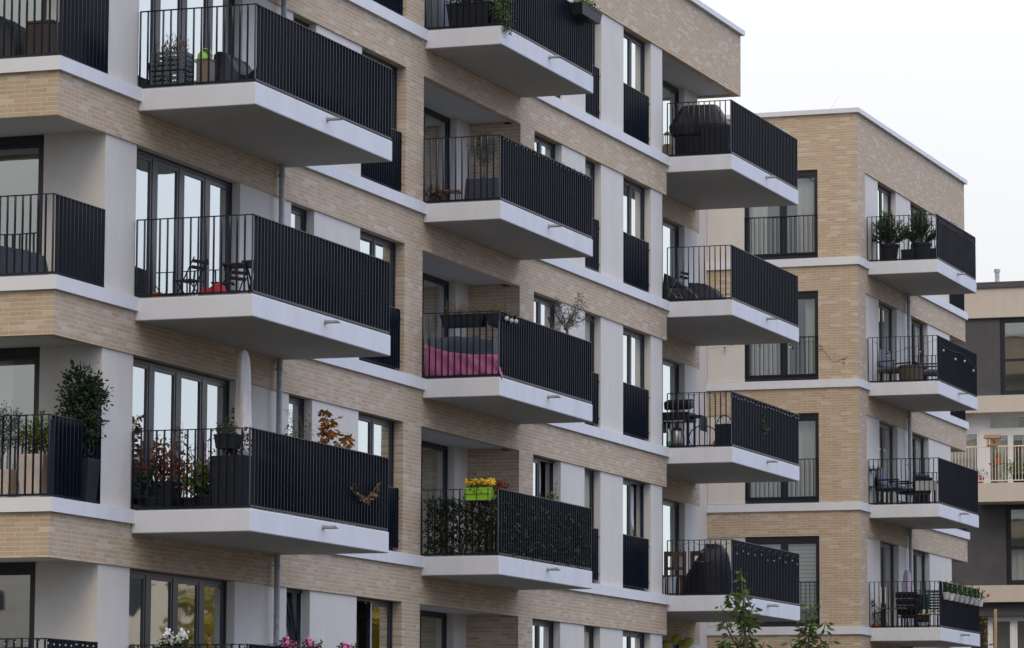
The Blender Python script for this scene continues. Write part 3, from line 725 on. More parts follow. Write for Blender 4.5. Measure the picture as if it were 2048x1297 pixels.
def drape(parent, name, mat, x0, x1, y0, y1, z0, tops, seed, slump=.05, n=18):
    """loose cover hanging over furniture: heights from tops(u,v); sides fall nearly straight with folds"""
    r = random.Random(seed); m = MB(); ph = [r.uniform(0, 6) for _ in range(6)]
    g = n
    for i in range(g+1):
        for j in range(g+1):
            u, v = i/g, j/g
            edge = min(u, 1-u, v, 1-v)
            zz = tops(u, v)
            if edge < 1e-6: zz = 0.0
            fold = 0.5+0.5*math.sin(u*17+ph[0])*math.sin(v*15+ph[1])
            ex = (u-.5)*(slump*1.2 if edge < .02 else 0)*(0.5+fold); ey = (v-.5)*(slump*1.2 if edge < .02 else 0)*(0.5+fold)
            m.v.append((x0+(x1-x0)*u+ex, y0+(y1-y0)*v+ey, z0+zz*(1-.04*fold)+.006*math.sin(u*31+v*23+ph[2])*(edge > 0)))
    for i in range(g):
        for j in range(g):
            a = i*(g+1)+j; m.f.append((a, a+g+1, a+g+2, a+1))
    o = m.build(name, mat, parent, smooth=True)
    return o
def folding_chair(label, loc, rz, frame='black', seat='darkwood', group=None):
    t = thing("folding_chair", label, "chair", loc, rz, group); t.scale = (.84, .84, .80)
    m = MB()
    for y in (-.2, .2):
        m.bar((-.24, y, 0), (.12, y, .46), .018, .014); m.bar((.24, y*.9, 0), (-.26, y*.9, .86), .018, .014)
    m.bar((-.1, -.2, .18), (-.1, .2, .18), .014); m.bar((.2, -.18, .04), (.2, .18, .04), .014)
    m.build("frame", frame, t)
    s_ = MB()
    for k in range(5): s_.box(-.2+k*.082, -.2+k*.082+.055, -.2, .2, .455, .47)
    s_.build("seat", seat, t)
    b = MB()
    for k in range(2): b.obox((-.215-.022*k*1.6, 0, .68+k*.105), .016, .40, .062, 0, 0, -.5)
    b.build("backrest", seat, t); return t
def table(label, loc, rz, sx, sy, h, top='darkwood', legm='black', cross=True, group=None, slats=6, name="table"):
    t = thing(name, label, "table", loc, rz, group); m = MB()
    for k in range(slats):
        w_ = sx/slats; m.box(-sx/2+k*w_+.004, -sx/2+(k+1)*w_-.004, -sy/2, sy/2, h-.022, h)
    m.build("tabletop", top, t)
    for s_ in (-1, 1):
        g = MB()
        if cross:
            g.bar((-sx*.42, s_*sy*.4, 0), (sx*.42, s_*sy*.4, h-.022), .02); g.bar((sx*.42, s_*sy*.37, 0), (-sx*.42, s_*sy*.37, h-.022), .02)
            g.build("leg_frame", legm, t)
        else:
            for q in (-1, 1): MB().bar((q*sx*.44, s_*sy*.42, 0), (q*sx*.44, s_*sy*.42, h-.022), .035).build("leg", legm, t)
    return t
bulb_mesh = {}
def string_lights(label, pts, nb, drop=.05, sag=.05, r=.022, seed=3, group="string lights on the balconies", cable='black', jitter=.015, bm='bulb'):
    """pts: polyline of the cable; nb bulbs spread along"""
    t = thing("string_lights", label, "string lights", pts[0], 0, group); o = Vector(pts[0]); rr = random.Random(seed)
    P_ = [Vector(p)-o for p in pts]; seg = [(P_[i+1]-P_[i]).length for i in range(len(P_)-1)]; tot = sum(seg)
    def at(s_):
        for i, L_ in enumerate(seg):
            if s_ <= L_ or i == len(seg)-1:
                f = min(1, s_/L_); return P_[i].lerp(P_[i+1], f)
            s_ -= L_
    n = max(12, int(tot/.12)); wv = tot/max(1, nb)
    cpts = [at(tot*k/n) - Vector((0, 0, sag*abs(math.sin(math.pi*(tot*k/n)/wv)))) for k in range(n+1)]
    MB().tube(cpts, .004, 5).build("cable", cable, t)
    key = (round(r, 4), bm)
    for k in range(nb):
        p = at(tot*(k+.5)/nb) - Vector((rr.uniform(-jitter, jitter), 0, drop+sag+rr.uniform(0, jitter*2)))
        if key not in bulb_mesh:
            b = MB().ball((0, 0, -r), r, 8, 6, (1, 1, 1.1)).build("bulb", bm, t, smooth=True); bulb_mesh[key] = b
            s_ = MB().tube([(0, 0, 0), (0, 0, r*1.3)], r*.55, 8).build("socket", 'black', b)
        else:
            src = bulb_mesh[key]; b = src.copy(); C.objects.link(b); b.parent = t
            for ch in src.children:
                c2 = ch.copy(); C.objects.link(c2); c2.parent = b
        b.location = p
    return t
def armchair(label, loc, rz, shell, cush, w_=.62, d=.62, hb=.85, hs=.40, group=None, arms=True):
    t = thing("garden_armchair", label, "armchair", loc, rz, group); m = MB()
    for x in (-.5, .5):
        for y in (-.5, .5): m.bar((x*d*.9, y*w_*.9, 0), (x*d*.85, y*w_*.9, hs), .028)
    if arms:
        for y in (-.5, .5): m.box(-d/2, d/2, y*w_-.025, y*w_+.025, hs+.2, hs+.235); m.bar((d*.45, y*w_, hs), (d*.45, y*w_, hs+.2), .025)
    for x in (-.43, .43): m.bar((x*d, -w_*.45, .12), (x*d, w_*.45, .12), .022)
    m.build("frame", shell, t)
    MB().box(-d/2, d/2, -w_/2+.03, w_/2-.03, hs-.03, hs).build("seat", shell, t)
    MB().obox((-d/2-.03, 0, hs+(hb-hs)/2), .03, w_-.06, hb-hs+.06, 0, 0, -.22).build("backrest", shell, t)
    MB().obox((.0, 0, hs+.05), d*.92, w_-.12, .09).build("seat_cushion", cush, t, bevel=.03)
    MB().obox((-d/2+.045, 0, hs+.1+(hb-hs)/2), .09, w_-.12, hb-hs, 0, 0, -.22).build("back_cushion", cush, t, bevel=.03)
    return t
def closed_parasol(label, loc, z0, z1, r0, mat, seed=1):
    t = thing("closed_parasol", label, "parasol", loc); hh = z1-loc[2]; z0 -= loc[2]
    MB().tube([(0, 0, .02), (0, 0, hh-.02)], .019, 10).build("pole", 'black', t)
    MB().lathe((0, 0, 0), [(.22, 0), (.22, .05), (.03, .07), (.03, .25)], 20).build("base", 'black', t)
    L_ = hh-z0
    pr = [(r0*.82, z0), (r0*1.0, z0+.1*L_), (r0*1.02, z0+.3*L_), (r0*.98, z0+.55*L_), (r0*.90, z0+.78*L_), (r0*.72, z0+.92*L_), (r0*.42, z0+.985*L_), (r0*.1, z0+L_)]
    MB().lathe((0, 0, 0), pr, 32, lambda a, z: 1+.10*math.sin(a*5+z*2.2)+.05*math.sin(a*9-z*4)).build("cover", mat, t, smooth=True)
    return t

# ---- left column, top storey
def crate(label, loc):
    t = thing("slatted_crate", label, "crate", loc, 0, "grey crates on the top left balcony"); sx, sy, h = .36, .50, .27
    m = MB()
    for k in range(4):
        z = .01+k*.07
        for s_ in (-1, 1): m.box(s_*sx/2-.006, s_*sx/2+.006, -sy/2, sy/2, z, z+.048); m.box(-sx/2+.007, sx/2-.007, s_*sy/2-.006, s_*sy/2+.006, z, z+.048)
    for a in (-1, 1):
        for b in (-1, 0, 1): m.box(a*(sx/2+.012)-.006, a*(sx/2+.012)+.006, b*sy*.46-.012, b*sy*.46+.012, 0, h)
    m.build("slats", 'crate', t)
    MB().tube([(-sx/2-.02, -.16, .02), (-sx/2-.022, -.12, .15), (-sx/2-.022, 0, .22), (-sx/2-.022, .12, .15), (-sx/2-.02, .16, .02)], .009, 6).build("handle", 'crate', t)
    MB().box(-sx/2+.01, sx/2-.01, -sy/2+.01, sy/2-.01, .004, .012).build("bottom", 'crate', t)
    return t
z3, z2, z1, z4 = LV(3), LV(2), LV(1), LV(4)
crate("grey slatted plastic crate standing on the top left balcony floor under another crate", (47.62, -.31, z3))
crate("grey slatted plastic crate stacked on top of its twin, holding the heather", (47.62, -.31, z3+.285))
t = thing("heather_plant", "reddish heather plant standing in the upper grey crate, top left balcony", "plant", (47.62, -.30, z3+.31))
pot(t, (0, 0, 0), .08, .11, .16, 'plastic'); foliage(t, (0, 0, .30), (.13, .2, .11), 420, .07, .012, 'heather', 5, droop=-.9, out=.3)
t = thing("watering_can", "lime green watering can beside the grey crates on the top left balcony", "watering can", (47.95, -.62, z3+.42))
MB().lathe((0, 0, 0), [(.07, 0), (.08, .02), (.07, .16), (.04, .2)], 14).build("body", 'lime', t, smooth=True); MB().tube([(0, .08, .05), (0, .22, .17), (0, .3, .24)], .014, 8).build("spout", 'lime', t); MB().tube([(0, -.08, .06), (0, -.16, .14), (0, -.1, .24), (0, 0, .25)], .01, 6).build("handle", 'lime', t)
t = thing("wooden_box", "tall weathered board box between the crates and the black tarpaulin", "box", (47.8, -.74, z3))
MB().box(-.1, .1, -.1, .1, .0, .46).build("body", 'boxwood', t, bevel=.006); MB().box(-.11, .11, -.11, .11, .46, .475).build("lid", 'boxwood', t)
t = thing("covered_furniture", "garden furniture under a crumpled black tarpaulin, top left balcony", "furniture cover", (48.5, -1.12, z3))
drape(t, "cover", 'tarp', -.45, .45, -.42, .42, 0, lambda u, v: .22+.44*math.exp(-((v-.85)/.28)**2)+.16*math.exp(-((v-.15)/.2)**2), 3, .1, 22)
t = thing("covered_furniture", "low black tarpaulin heap beside the outer railing, top left balcony", "furniture cover", (49.6, -1.3, z3))
drape(t, "cover", 'tarp', -.4, .4, -.35, .35, 0, lambda u, v: .3+.15*math.sin(u*3)*math.sin(v*3), 9, .1)
t = thing("planter", "dark square planter against the white pillar, top left balcony", "planter", (47.62, .0-.13, z3)); pot(t, (0, 0, 0), .12, .13, .42, 'plastic', True)
t = thing("dry_grass_pot", "pot of tall dry reeds at the far end of the top left balcony", "plant", (52.15, -1.55, z3)); pot(t, (0, 0, 0), .1, .13, .2, 'plastic')
sparse(t, (0, 0, .2), [(.05, .06, .85), (-.1, -.05, .75), (.08, -.1, .7), (-.05, .12, .8), (.0, 0, .95)], 14, .06, .02, 'leafdry', 8, .004, .07, .6)
twigs(t, (0, 0, .2), [(-.05+.03*k, -.08+.03*k, .45+.03*k) for k in range(7)], .003, 'leafyellow', 4)

# ---- left column, second balcony: bistro furniture
folding_chair("dark folding bistro chair nearest the white pillar, second balcony of the left column", (48.35, -.28, z2), R(75), group="bistro chairs on the left balcony")
folding_chair("dark folding bistro chair between its twin and the slatted tables", (48.75, -.62, z2), R(110), group="bistro chairs on the left balcony")
folding_chair("dark folding bistro chair close to the glass door, second balcony of the left column", (49.6, -.35, z2), R(60), group="bistro chairs on the left balcony")
table("dark slatted folding table nearer the door, beside the folding chairs", (48.95, -.78, z2), R(10), .5, .42, .66, group="folding tables on the left balcony")
table("dark slatted folding table by the outer railing corner", (48.75, -1.22, z2), R(-8), .48, .38, .66, group="folding tables on the left balcony")
t = thing("red_bag", "crumpled red fabric bag on the floor under the bistro tables", "bag", (47.95, -.86, z2))
drape(t, "body", 'red', -.16, .16, -.22, .22, 0, lambda u, v: .15+.10*math.sin(u*5+1)*math.sin(v*4+.5), 12, .05)
t = thing("terracotta_pot", "small orange flower pot by the white pillar, second balcony of the left column", "flower pot", (47.62, -.13, z2)); pot(t, (0, 0, 0), .055, .075, .12, 'orange')
t = thing("planter", "low grey planter box beside the orange flower pot", "planter", (47.95, -.22, z2)); pot(t, (0, 0, 0), .13, .14, .13, 'greycloth', True)

# ---- left column, third balcony: plants and parasol
closed_parasol("tall closed parasol in a pale beige cover on the third left balcony", (48.75, -.97, z1), z1+.85, 5.31, .112, 'parasol')
t = thing("planter", "tall dark square planter with a green shrub in the near railing corner", "planter", (47.52, -1.40, z1)); pot(t, (0, 0, 0), .23, .25, .73, 'plastic', True)
sparse(t, (0, 0, .7), [(.1*math.cos(a)+.02, .22*math.sin(a), 1.05+.13*(a % 2)) for a in range(9)], 20, .06, .03, 'leafdark', 21, .005, .1, .2)
t = thing("railing_planter", "dark planter box hung on the near railing with a small green plant", "planter", (47.36, -1.36, z1+.83)); trough(t, (0, 0, 0), .2, .34, .19, 'plastic'); foliage(t, (0, .02, .25), (.09, .15, .09), 240, .05, .02, 'leaf', 22); hooks(t, [-.12, .12], -.16, .27, 'Y')
t = thing("red_leaved_shrub", "shrub with red and orange leaves in a tall dark pot on the third left balcony", "shrub", (47.72, -.24, z1)); pot(t, (0, 0, 0), .16, .2, .42, 'plastic', True)
foliage(t, (.05, .02, .58), (.2, .33, .17), 430, .075, .04, 'leafred', 31); foliage(t, (0, .05, .82), (.09, .12, .16), 130, .08, .04, 'leafred', 32); twigs(t, (0, 0, .4), [(.05, .2, .6), (0, -.2, .6), (0, .05, .9)], .006, seed=2)
t = thing("red_leaved_shrub", "smaller red shrub between the red shrub and the hydrangea", "shrub", (47.85, -.58, z1)); pot(t, (0, 0, 0), .1, .13, .2, 'plastic'); foliage(t, (0, .02, .42), (.12, .16, .22), 180, .07, .035, 'leaforange', 33)
t = thing("hydrangea", "green hydrangea with lilac pink flower heads beside the tall dark planter", "plant", (47.75, -.90, z1)); pot(t, (0, 0, 0), .16, .19, .22, 'plastic')
foliage(t, (0, 0, .40), (.17, .24, .17), 420, .10, .07, 'leafbright', 34); blooms(t, [(-.05, -.02, .64), (-.1, -.16, .62), (-.08, -.17, .30), (0, -.18, .45)], .055, 'flowerl', 35)
t = thing("potted_plant", "dark leaved plant in a dark pot in the pillar corner, third left balcony", "plant", (47.62, .0-.12+.02, z1)); pot(t, (0, 0, 0), .12, .15, .2, 'plastic'); foliage(t, (.0, 0, .38), (.12, .16, .16), 160, .11, .05, 'leafdark', 36)
for i, (px, py, hh, lab) in enumerate([(48.3, -.15, 1.35, "thin leafy sapling in a pot nearest the pillar, in front of the glass doors"), (48.6, -.75, 1.6, "tall thin sapling with sparse leaves in the middle of the third left balcony"), (49.1, -1.15, 1.3, "bushy dark sapling behind the tall planter, third left balcony"), (48.2, -.62, 1.05, "purple leaved sapling behind the red shrub")]):
    t = thing("sapling", lab, "sapling", (px, py, z1), 0, "saplings on the third left balcony"); pot(t, (0, 0, 0), .11, .14, .24, 'plastic')
    rr = random.Random(50+i); sparse(t, (0, 0, .22), [(rr.uniform(-.3,.3), rr.uniform(-.3,.3), hh*rr.uniform(.72, 1)) for _ in range(5)], 16, .065, .035, ['leafolive', 'leafolive', 'leafdark', 'leafred'][i], 60+i, .007, .12, .3)
t = thing("oak_sapling", "young oak with brown orange autumn leaves rising above the third left railing", "sapling", (50.6, -1.40, z1)); pot(t, (0, 0, 0), .16, .2, .32, 'plastic')
sparse(t, (0, 0, .3), [(.35, .05, 1.72), (.42, 0, 1.62), (1.0, -.02, 1.42), (1.1, .05, 1.24), (.75, 0, 1.28), (.2, .05, 1.33)], 22, .13, .065, 'leaforange', 71, .007, .13, .72)
t = thing("feathery_bush", "feathery yellow green bush beside the oak sapling, third left balcony", "bush", (49.95, -1.42, z1)); pot(t, (0, 0, 0), .14, .17, .3, 'plastic')
sparse(t, (0, 0, .3), [(-.4, .05, 1.55), (-.2, 0, 1.5), (-.1, 0, 1.35), (0, 0, 1.6), (.15, 0, 1.45), (-.55, 0, 1.3), (-.62, 0, 1.55)], 34, .04, .012, 'leafyellow', 72, .006, .12, .45)
t = thing("dried_garland", "dried leaf garland tied to the outside of the third left railing", "garland", (51.25, -1.80, z1+.5))
MB().tube([(-.5, 0, .05), (-.3, -.01, -.06), (0, -.01, -.12), (.3, -.01, -.03), (.5, 0, .12)], .006, 6).build("string", 'twig', t)
rr = random.Random(5); m = MB()
for k in range(46):
    f = rr.random(); x = -.5+f; zz = .05-.6*f+.67*f*f; m.leaf((x, -.02, zz+rr.uniform(-.05,.05)), (rr.uniform(-1,1), rr.uniform(-.6,0), rr.uniform(-1,.4)), .09, .045, rr)
m.build("leaves", 'leafdry', t)

# ---- left column, lowest balcony: geraniums on the railing
for (x, y, mt, pts, lab, al) in ((47.20, -.66, 'flowerw', [(0, .1, .30), (0, -.06, .24), (0, -.14, .30), (0, .02, .2)], "white geraniums in a dark box on the lowest left railing", 'Y'),
      (48.5, -1.82, 'flowerp', [(-.12, 0, .22), (.12, 0, .16), (0, 0, .12)], "pink geraniums on the lowest left railing, nearest of the three pink clumps", 'X'),
      (49.3, -1.82, 'flowerp', [(-.1, 0, .24), (.12, 0, .15)], "pink geraniums on the lowest left railing, middle pink clump", 'X'), (50.6, -1.82, 'flowerp', [(-.08, 0, .22), (.1, 0, .2)], "pink geraniums on the lowest left railing, farthest pink clump", 'X')):
    t = thing("geranium_box", lab, "flower box", (x, y, .9), 0, "geranium boxes on the lowest left railing")
    trough(t, (0, 0, 0), .5 if al == 'X' else .18, .18 if al == 'X' else .5, .16, 'plastic')
    foliage(t, (0, 0, .2), (.22 if al == 'X' else .1, .1 if al == 'X' else .22, .08), 200, .05, .04, 'leaf', 80); blooms(t, [(a, b, c+.04) for a, b, c in pts], .075, mt, 81)
string_lights("string of small white bulbs wound along the lowest left balcony railing", [(47.19, -.05, 1.1), (47.19, -1.76, 1.1), (52.2, -1.79, 1.1)], 26, .02, .03, .016)
string_lights("string of small white bulbs along the lowest corner loggia railing", [(44.66, 2.2, 1.1), (44.66, .0, 1.1), (46.15, .0, 1.1)], 22, .02, .02, .014)

# ---- corner loggias
t = thing("storage_chest", "dark brown storage chest in the top corner loggia", "chest", (45.25, .47, z3+.0)); MB().box(-.2, .2, -.19, .19, .0, .55).build("body", 'darkwood', t, bevel=.01); MB().box(-.21, .21, -.2, .2, .552, .585).build("lid", 'darkwood', t)
t = thing("covered_furniture", "black round topped cover at the left edge of the top corner loggia", "furniture cover", (45.5, 1.25, z3)); drape(t, "cover", 'tarp', -.4, .4, -.4, .4, 0, lambda u, v: .85-.5*abs(v-.8)**1.5, 14, .08)
t = thing("covered_furniture", "dark blue covered garden furniture in the second corner loggia", "furniture cover", (45.45, 1.12, z2)); drape(t, "cover", 'navycloth', -.4, .4, -.48, .6, 0, lambda u, v: .52-.18*abs(v-.5), 15, .06)
t = thing("laurel_shrub", "tall dense dark green laurel in front of the white pillar, third corner loggia", "shrub", (45.85, .12, z1)); pot(t, (0, 0, 0), .15, .19, .6, 'plastic', True)
foliage(t, (.0, .02, 1.30), (.24, .27, .54), 3000, .075, .032, 'leafdark', 90, droop=.15); foliage(t, (0, -.22, 1.48), (.12, .12, .13), 300, .07, .03, 'leafdark', 92); foliage(t, (0, .0, .78), (.16, .16, .3), 420, .07, .03, 'leafdark', 91); twigs(t, (0, 0, .55), [(0, .1, 1.5), (0, -.1, 1.4), (0, 0, 1.7)], .012)
t = thing("potted_shrub", "yellow green shrub in a tapered beige pot, third corner loggia", "shrub", (45.12, .43, z1)); pot(t, (0, 0, 0), .14, .20, .60, 'beigepot', True); foliage(t, (0, 0, .80), (.17, .24, .2), 1000, .05, .028, 'leafyellow', 93); foliage(t, (0, -.05, 1.02), (.08, .08, .14), 160, .05, .025, 'leafbright', 94)
t = thing("olive_tree", "small round olive tree in a beige pot at the left edge, third corner loggia", "tree", (45.25, .98, z1)); pot(t, (0, 0, 0), .13, .18, .42, 'beigepot', True); twigs(t, (0, 0, .4), [(0, 0, .85)], .02, 'bark', name="trunk"); foliage(t, (0, 0, .98), (.24, .27, .27), 1500, .05, .016, 'leafolive', 95, name="crown")
t = thing("planter", "dark low planter between the two beige pots, third corner loggia", "planter", (45.7, .72, z1)); pot(t, (0, 0, 0), .15, .17, .5, 'plastic')
t = thing("privacy_screen", "black privacy screen tied inside the third corner railing", "screen", (45.35, .07, z1+.05)); m = MB()
m.box(-.55, .62, 0, .006, 0, .98); m.build("panel", 'plastic', t)

# ---- middle column
t = thing("planter", "long dark planter full of green plants inside the top middle railing", "planter", (58.55, -.74, z4)); trough(t, (0, 0, 0), .3, .8, .44, 'plastic'); foliage(t, (0, 0, .60), (.16, .4, .14), 900, .07, .035, 'leaf', 100)
t = thing("trailing_plant", "green trailing plant spilling over the corner of the top middle balcony", "plant", (58.42, -1.30, z4)); pot(t, (.1, .1, 0), .11, .14, .3, 'plastic'); foliage(t, (0, -.02, .33), (.12, .15, .3), 700, .06, .02, 'leafbright', 101, droop=.5); foliage(t, (-.02, -.12, .02), (.08, .1, .14), 240, .05, .02, 'leaf', 102, droop=.8)
t = thing("railing_planter", "dark planter box hung outside the far end of the top middle railing", "planter", (62.3, -1.52, z4+.86)); trough(t, (0, 0, 0), 1.1, .22, .2, 'plastic'); foliage(t, (0, 0, .24), (.5, .1, .07), 420, .05, .025, 'leafyellow', 103); hooks(t, [-.35, .35], -.0, .26)
t = thing("bicycle_cover", "dark grey covered object by the brick pier, top middle balcony", "cover", (59.1, .18, z4)); drape(t, "cover", 'greycloth', -.35, .35, -.3, .3, 0, lambda u, v: 1.0-.3*abs(v-.4), 17, .06)
t = thing("olive_tree", "small round olive tree in a pot on the second middle balcony", "tree", (60.0, -.46, z3)); pot(t, (0, 0, 0), .13, .17, .34, 'plastic'); twigs(t, (0, 0, .3), [(0, .02, 1.0), (.02, 0, 1.05)], .014, 'bark', name="trunk", wob=.02); foliage(t, (0, 0, 1.18), (.2, .2, .26), 1300, .05, .014, 'leafolive', 104, name="crown")
t = thing("storage_box", "dark covered box beside the olive tree pot, second middle balcony", "box", (59.7, -.60, z3)); drape(t, "cover", 'navycloth', -.3, .3, -.34, .3, 0, lambda u, v: .58, 18, .03); 
t = thing("covered_furniture", "low black slanting cover next to the dark box, second middle balcony", "furniture cover", (60.2, -.12, z3)); drape(t, "cover", 'tarp', -.3, .3, -.4, .3, 0, lambda u, v: .1+.42*(1-v), 19, .04)
table("small wooden folding table beside the door, second middle balcony", (60.9, .50, z3), R(15), .34, .36, .62, 'wood', 'wood')
t = thing("red_plant", "pot with red foliage beside the small wooden table", "plant", (60.9, .78, z3)); pot(t, (0, 0, 0), .14, .17, .4, 'plastic'); foliage(t, (0, 0, .58), (.14, .16, .14), 380, .06, .03, 'leafred', 105)
string_lights("string lights looped along the outer railing of the second middle balcony", [(58.33, -1.375, z3+1.12), (63.05, -1.375, z3+1.12)], 24, .0, .05, .008)
t = thing("railing_planter", "dark railing box with dry brown plants, wider one on the third middle balcony", "planter", (58.24+.22, -.68, z2+.86)); trough(t, (0, 0, 0), .24, .78, .2, 'plastic'); foliage(t, (0, .15, .26), (.1, .2, .09), 300, .08, .01, 'leafdry', 106, droop=-.8); foliage(t, (0, -.2, .23), (.08, .2, .06), 160, .07, .01, 'leafdry', 107, droop=-.8); hooks(t, [-.25, .25], -.24, .25, 'Y', d=.14)
t = thing("railing_planter", "dark railing box with dry plants at the corner of the third middle balcony", "planter", (58.70, -1.24, z2+.86)); trough(t, (0, 0, 0), .8, .22, .2, 'plastic'); foliage(t, (0, .0, .25), (.36, .1, .08), 340, .07, .01, 'leafdry', 108, droop=-.8)
t = thing("covered_sofa", "garden sofa under a blue grey cover behind the pink cloth", "sofa", (59.35, -.38, z2))
drape(t, "cover", 'greycloth', -.42, .42, -.66, .60, 0, lambda u, v: .78-.20*max(0, u-.35) - .06*(v < .2), 24, .05, 26)
# pink cloth pegged to the railing
t = thing("pink_cloth", "pink cloth pegged low inside the near railing of the third middle balcony", "cloth", (58.375, -.66, z2+.03))
m = MB(); n1, n2 = 48, 8
for i in range(n1+1):
    u = i/n1; y = .64-u*1.29; top = .56-.62*u+.64*u*u-.24*u**3; top = max(.30, top) if u > .5 else top
    for j in range(n2+1):
        v = j/n2; m.v.append((.016*math.sin(u*19+v*7)*(1-.3*v)+.007*math.sin(u*41-v*6), y, top*v))
for i in range(n1):
    for j in range(n2):
        a = i*(n2+1)+j; m.f.append((a, a+n2+1, a+n2+2, a+1))
sheet = m.build("sheet", 'pink', t, smooth=True); so = sheet.modifiers.new("thickness", 'SOLIDIFY'); so.thickness = .004
m = MB(); 
for k in range(9): m.leaf((-.02, -.60-.012*k, .30-.03*k), (.1, -.3, -1), .16, .07, random.Random(k))
m.build("knot", 'pink', t)
for y, zz in ((.62, .53), (-.56, .30)): MB().obox((-.02, y, zz), .012, .014, .08, 0, .3).build("clothes_peg", 'flowery', t)
string_lights("three large white bulbs hanging outside the third middle railing", [(58.4, -1.40, z2+1.12), (59.12, -1.40, z2+1.10)], 3, .02, .05, .042, jitter=.02)
t = thing("olive_tree", "gnarled olive tree with bare bent branches rising over the third middle railing", "tree", (62.55, -1.0, z2)); pot(t, (0, 0, 0), .2, .24, .5, 'plastic')
twigs(t, (0, 0, .45), [(-.7, .02, 1.42), (.25, 0, 1.42)], .045, 'bark', 5, "trunk", .06, .016)
sparse(t, (.2, 0, 1.3), [(-.35, .1, 1.75), (.0, .1, 1.85), (.6, .1, 1.75), (1.1, .05, 2.05), (1.25, 0, 1.9), (.5, -.1, 1.6), (1.2, -.1, 1.65), (.9, 0, 1.8), (-.1, 0, 1.55)], 40, .06, .014, 'leafolive', 110, .012, .16, .25, name="crown")
# living screen along the fourth middle railing
t = thing("climbing_hedge", "dense climbing greenery with bamboo canes behind the fourth middle railing", "hedge", (58.4, -.02, z1+.03))
rr = random.Random(11); cn_, lf, lf2 = MB(), MB(), MB()
path = [(.0, -.03*k*1.4) for k in range(31)]
for k in range(46):
    f = k/45; 
    if f < .3: x, y = .06, -.05-1.2*(f/.3)
    else: x, y = .06+4.5*((f-.3)/.7), -1.27
    hh = rr.uniform(.82, .98); cn_.tube([(x+rr.uniform(-.02,.02), y, 0), (x+rr.uniform(-.02,.02), y+rr.uniform(-.01,.01), hh)], .007, 5)
for k in range(8500):
    f = rr.random()
    if f < .32: x, y = .07, -.02-1.25*(f/.32)
    else: x, y = .05+4.6*((f-.32)/.68), -1.27
    zz = rr.uniform(.02, .93)
    if f >= .32 and math.sin(x*9.5+math.sin(zz*5)) < -.25 and rr.random() < .8: continue
    tgt = lf if rr.random() < .75 else lf2
    tgt.leaf((x+rr.uniform(-.05,.05), y+rr.uniform(-.05,.06), zz), (rr.uniform(-1,1), rr.uniform(-1,.6), rr.uniform(-1,.6)), .10, .028, rr)
cn_.build("canes", 'cane', t); lf.build("foliage", 'leafdark', t); lf2.build("foliage", 'leaf', t)
t = thing("railing_planter", "lime green railing box with yellow flowers on the fourth middle balcony", "planter", (58.27, -1.03, z1+.90)); trough(t, (0, 0, 0), .22, .46, .2, 'lime'); foliage(t, (0, 0, .24), (.12, .24, .09), 260, .05, .03, 'leaf', 120)
rr = random.Random(9); blooms(t, [(rr.uniform(-.09,.09), rr.uniform(-.24,.24), .27+rr.uniform(0,.07)) for _ in range(60)], .034, 'flowery', 121, n=14)
m = MB(); m.tube([(-.125, -.2, -.02), (-.125, -.2, .2)], .006, 5); m.tube([(-.125, .2, -.02), (-.125, .2, .2)], .006, 5); m.tube([(-.125, 0, -.02), (-.125, 0, .2)], .006, 5); m.tube([(-.125, -.22, .1), (-.125, .22, .1)], .006, 5); m.build("holder", 'black', t)
t = thing("dried_flowers", "brown dried flower bush behind the lime green box", "plant", (59.1, -.98, z1)); pot(t, (0, 0, 0), .14, .17, .6, 'plastic'); foliage(t, (0, -.1, 1.15), (.12, .12, .12), 400, .05, .03, 'leafred', 123); twigs(t, (0, 0, .55), [(0, -.1, 1.15), (.3, -.18, 1.5)], .006)
t = thing("potted_plant", "small yellow green plant at the far end of the fourth middle railing", "plant", (61.7, -1.1, z1)); pot(t, (0, 0, 0), .12, .15, .85, 'plastic'); foliage(t, (0, 0, 1.12), (.16, .12, .12), 220, .05, .03, 'leafyellow', 124); sparse(t, (0, 0, 1.1), [(.45, .05, 1.55)], 8, .04, .02, 'leafolive', 125, .004, .04)

# ---- right column
t = thing("grill_cover", "large black covered barbecue grill on the top right balcony", "grill cover", (73.1, -.38, z4))
m = MB(); prof = [(.50, 0), (.52, .55), (.61, .60), (.62, .78), (.36, 1.2)]
o_ = []
for i, (w_, zz) in enumerate(prof):
    d_ = (.30, .30, .33, .33, .22)[i]
    for k in range(24):
        a = 2*math.pi*(k+.5)/24; cx_, sy_ = math.cos(a), math.sin(a); f = 1/max(abs(cx_), abs(sy_)); f = min(f, 1.25)
        m.v.append((cx_*f*d_*(1+.03*math.sin(a*7+i)), sy_*f*w_*.98*(1+.02*math.sin(a*5+i)), zz))
for i in range(4):
    for k in range(24): m.f.append((i*24+k, i*24+(k+1) % 24, (i+1)*24+(k+1) % 24, (i+1)*24+k))
m.f.append(tuple(4*24+k for k in range(24))); m.build("cover", 'tarp', t)
t = thing("planter", "black square planter in the railing corner of the top right balcony", "planter", (72.32, -.98, z4)); pot(t, (0, 0, 0), .27, .28, .58, 'plastic', True)
t = thing("lantern", "small glass and wood lantern by the pillar on the top right balcony", "lantern", (72.25, .08, z4+.28)); MB().box(-.07, .07, -.07, .07, 0, .02).build("base", 'wood', t)
[MB().box(a*.06-.006, a*.06+.006, b*.06-.006, b*.06+.006, .02, .22).build("post", 'steel', t) for a in (-1, 1) for b in (-1, 1)]; MB().frustum((0, 0, .22), .15, .15, .05, .05, .06).build("roof", 'wood', t)
t = thing("flower_pot", "brown pot stand under the lantern on the top right balcony", "flower pot", (72.25, .08, z4)); pot(t, (0, 0, 0), .08, .1, .27, 'boxwood', True)
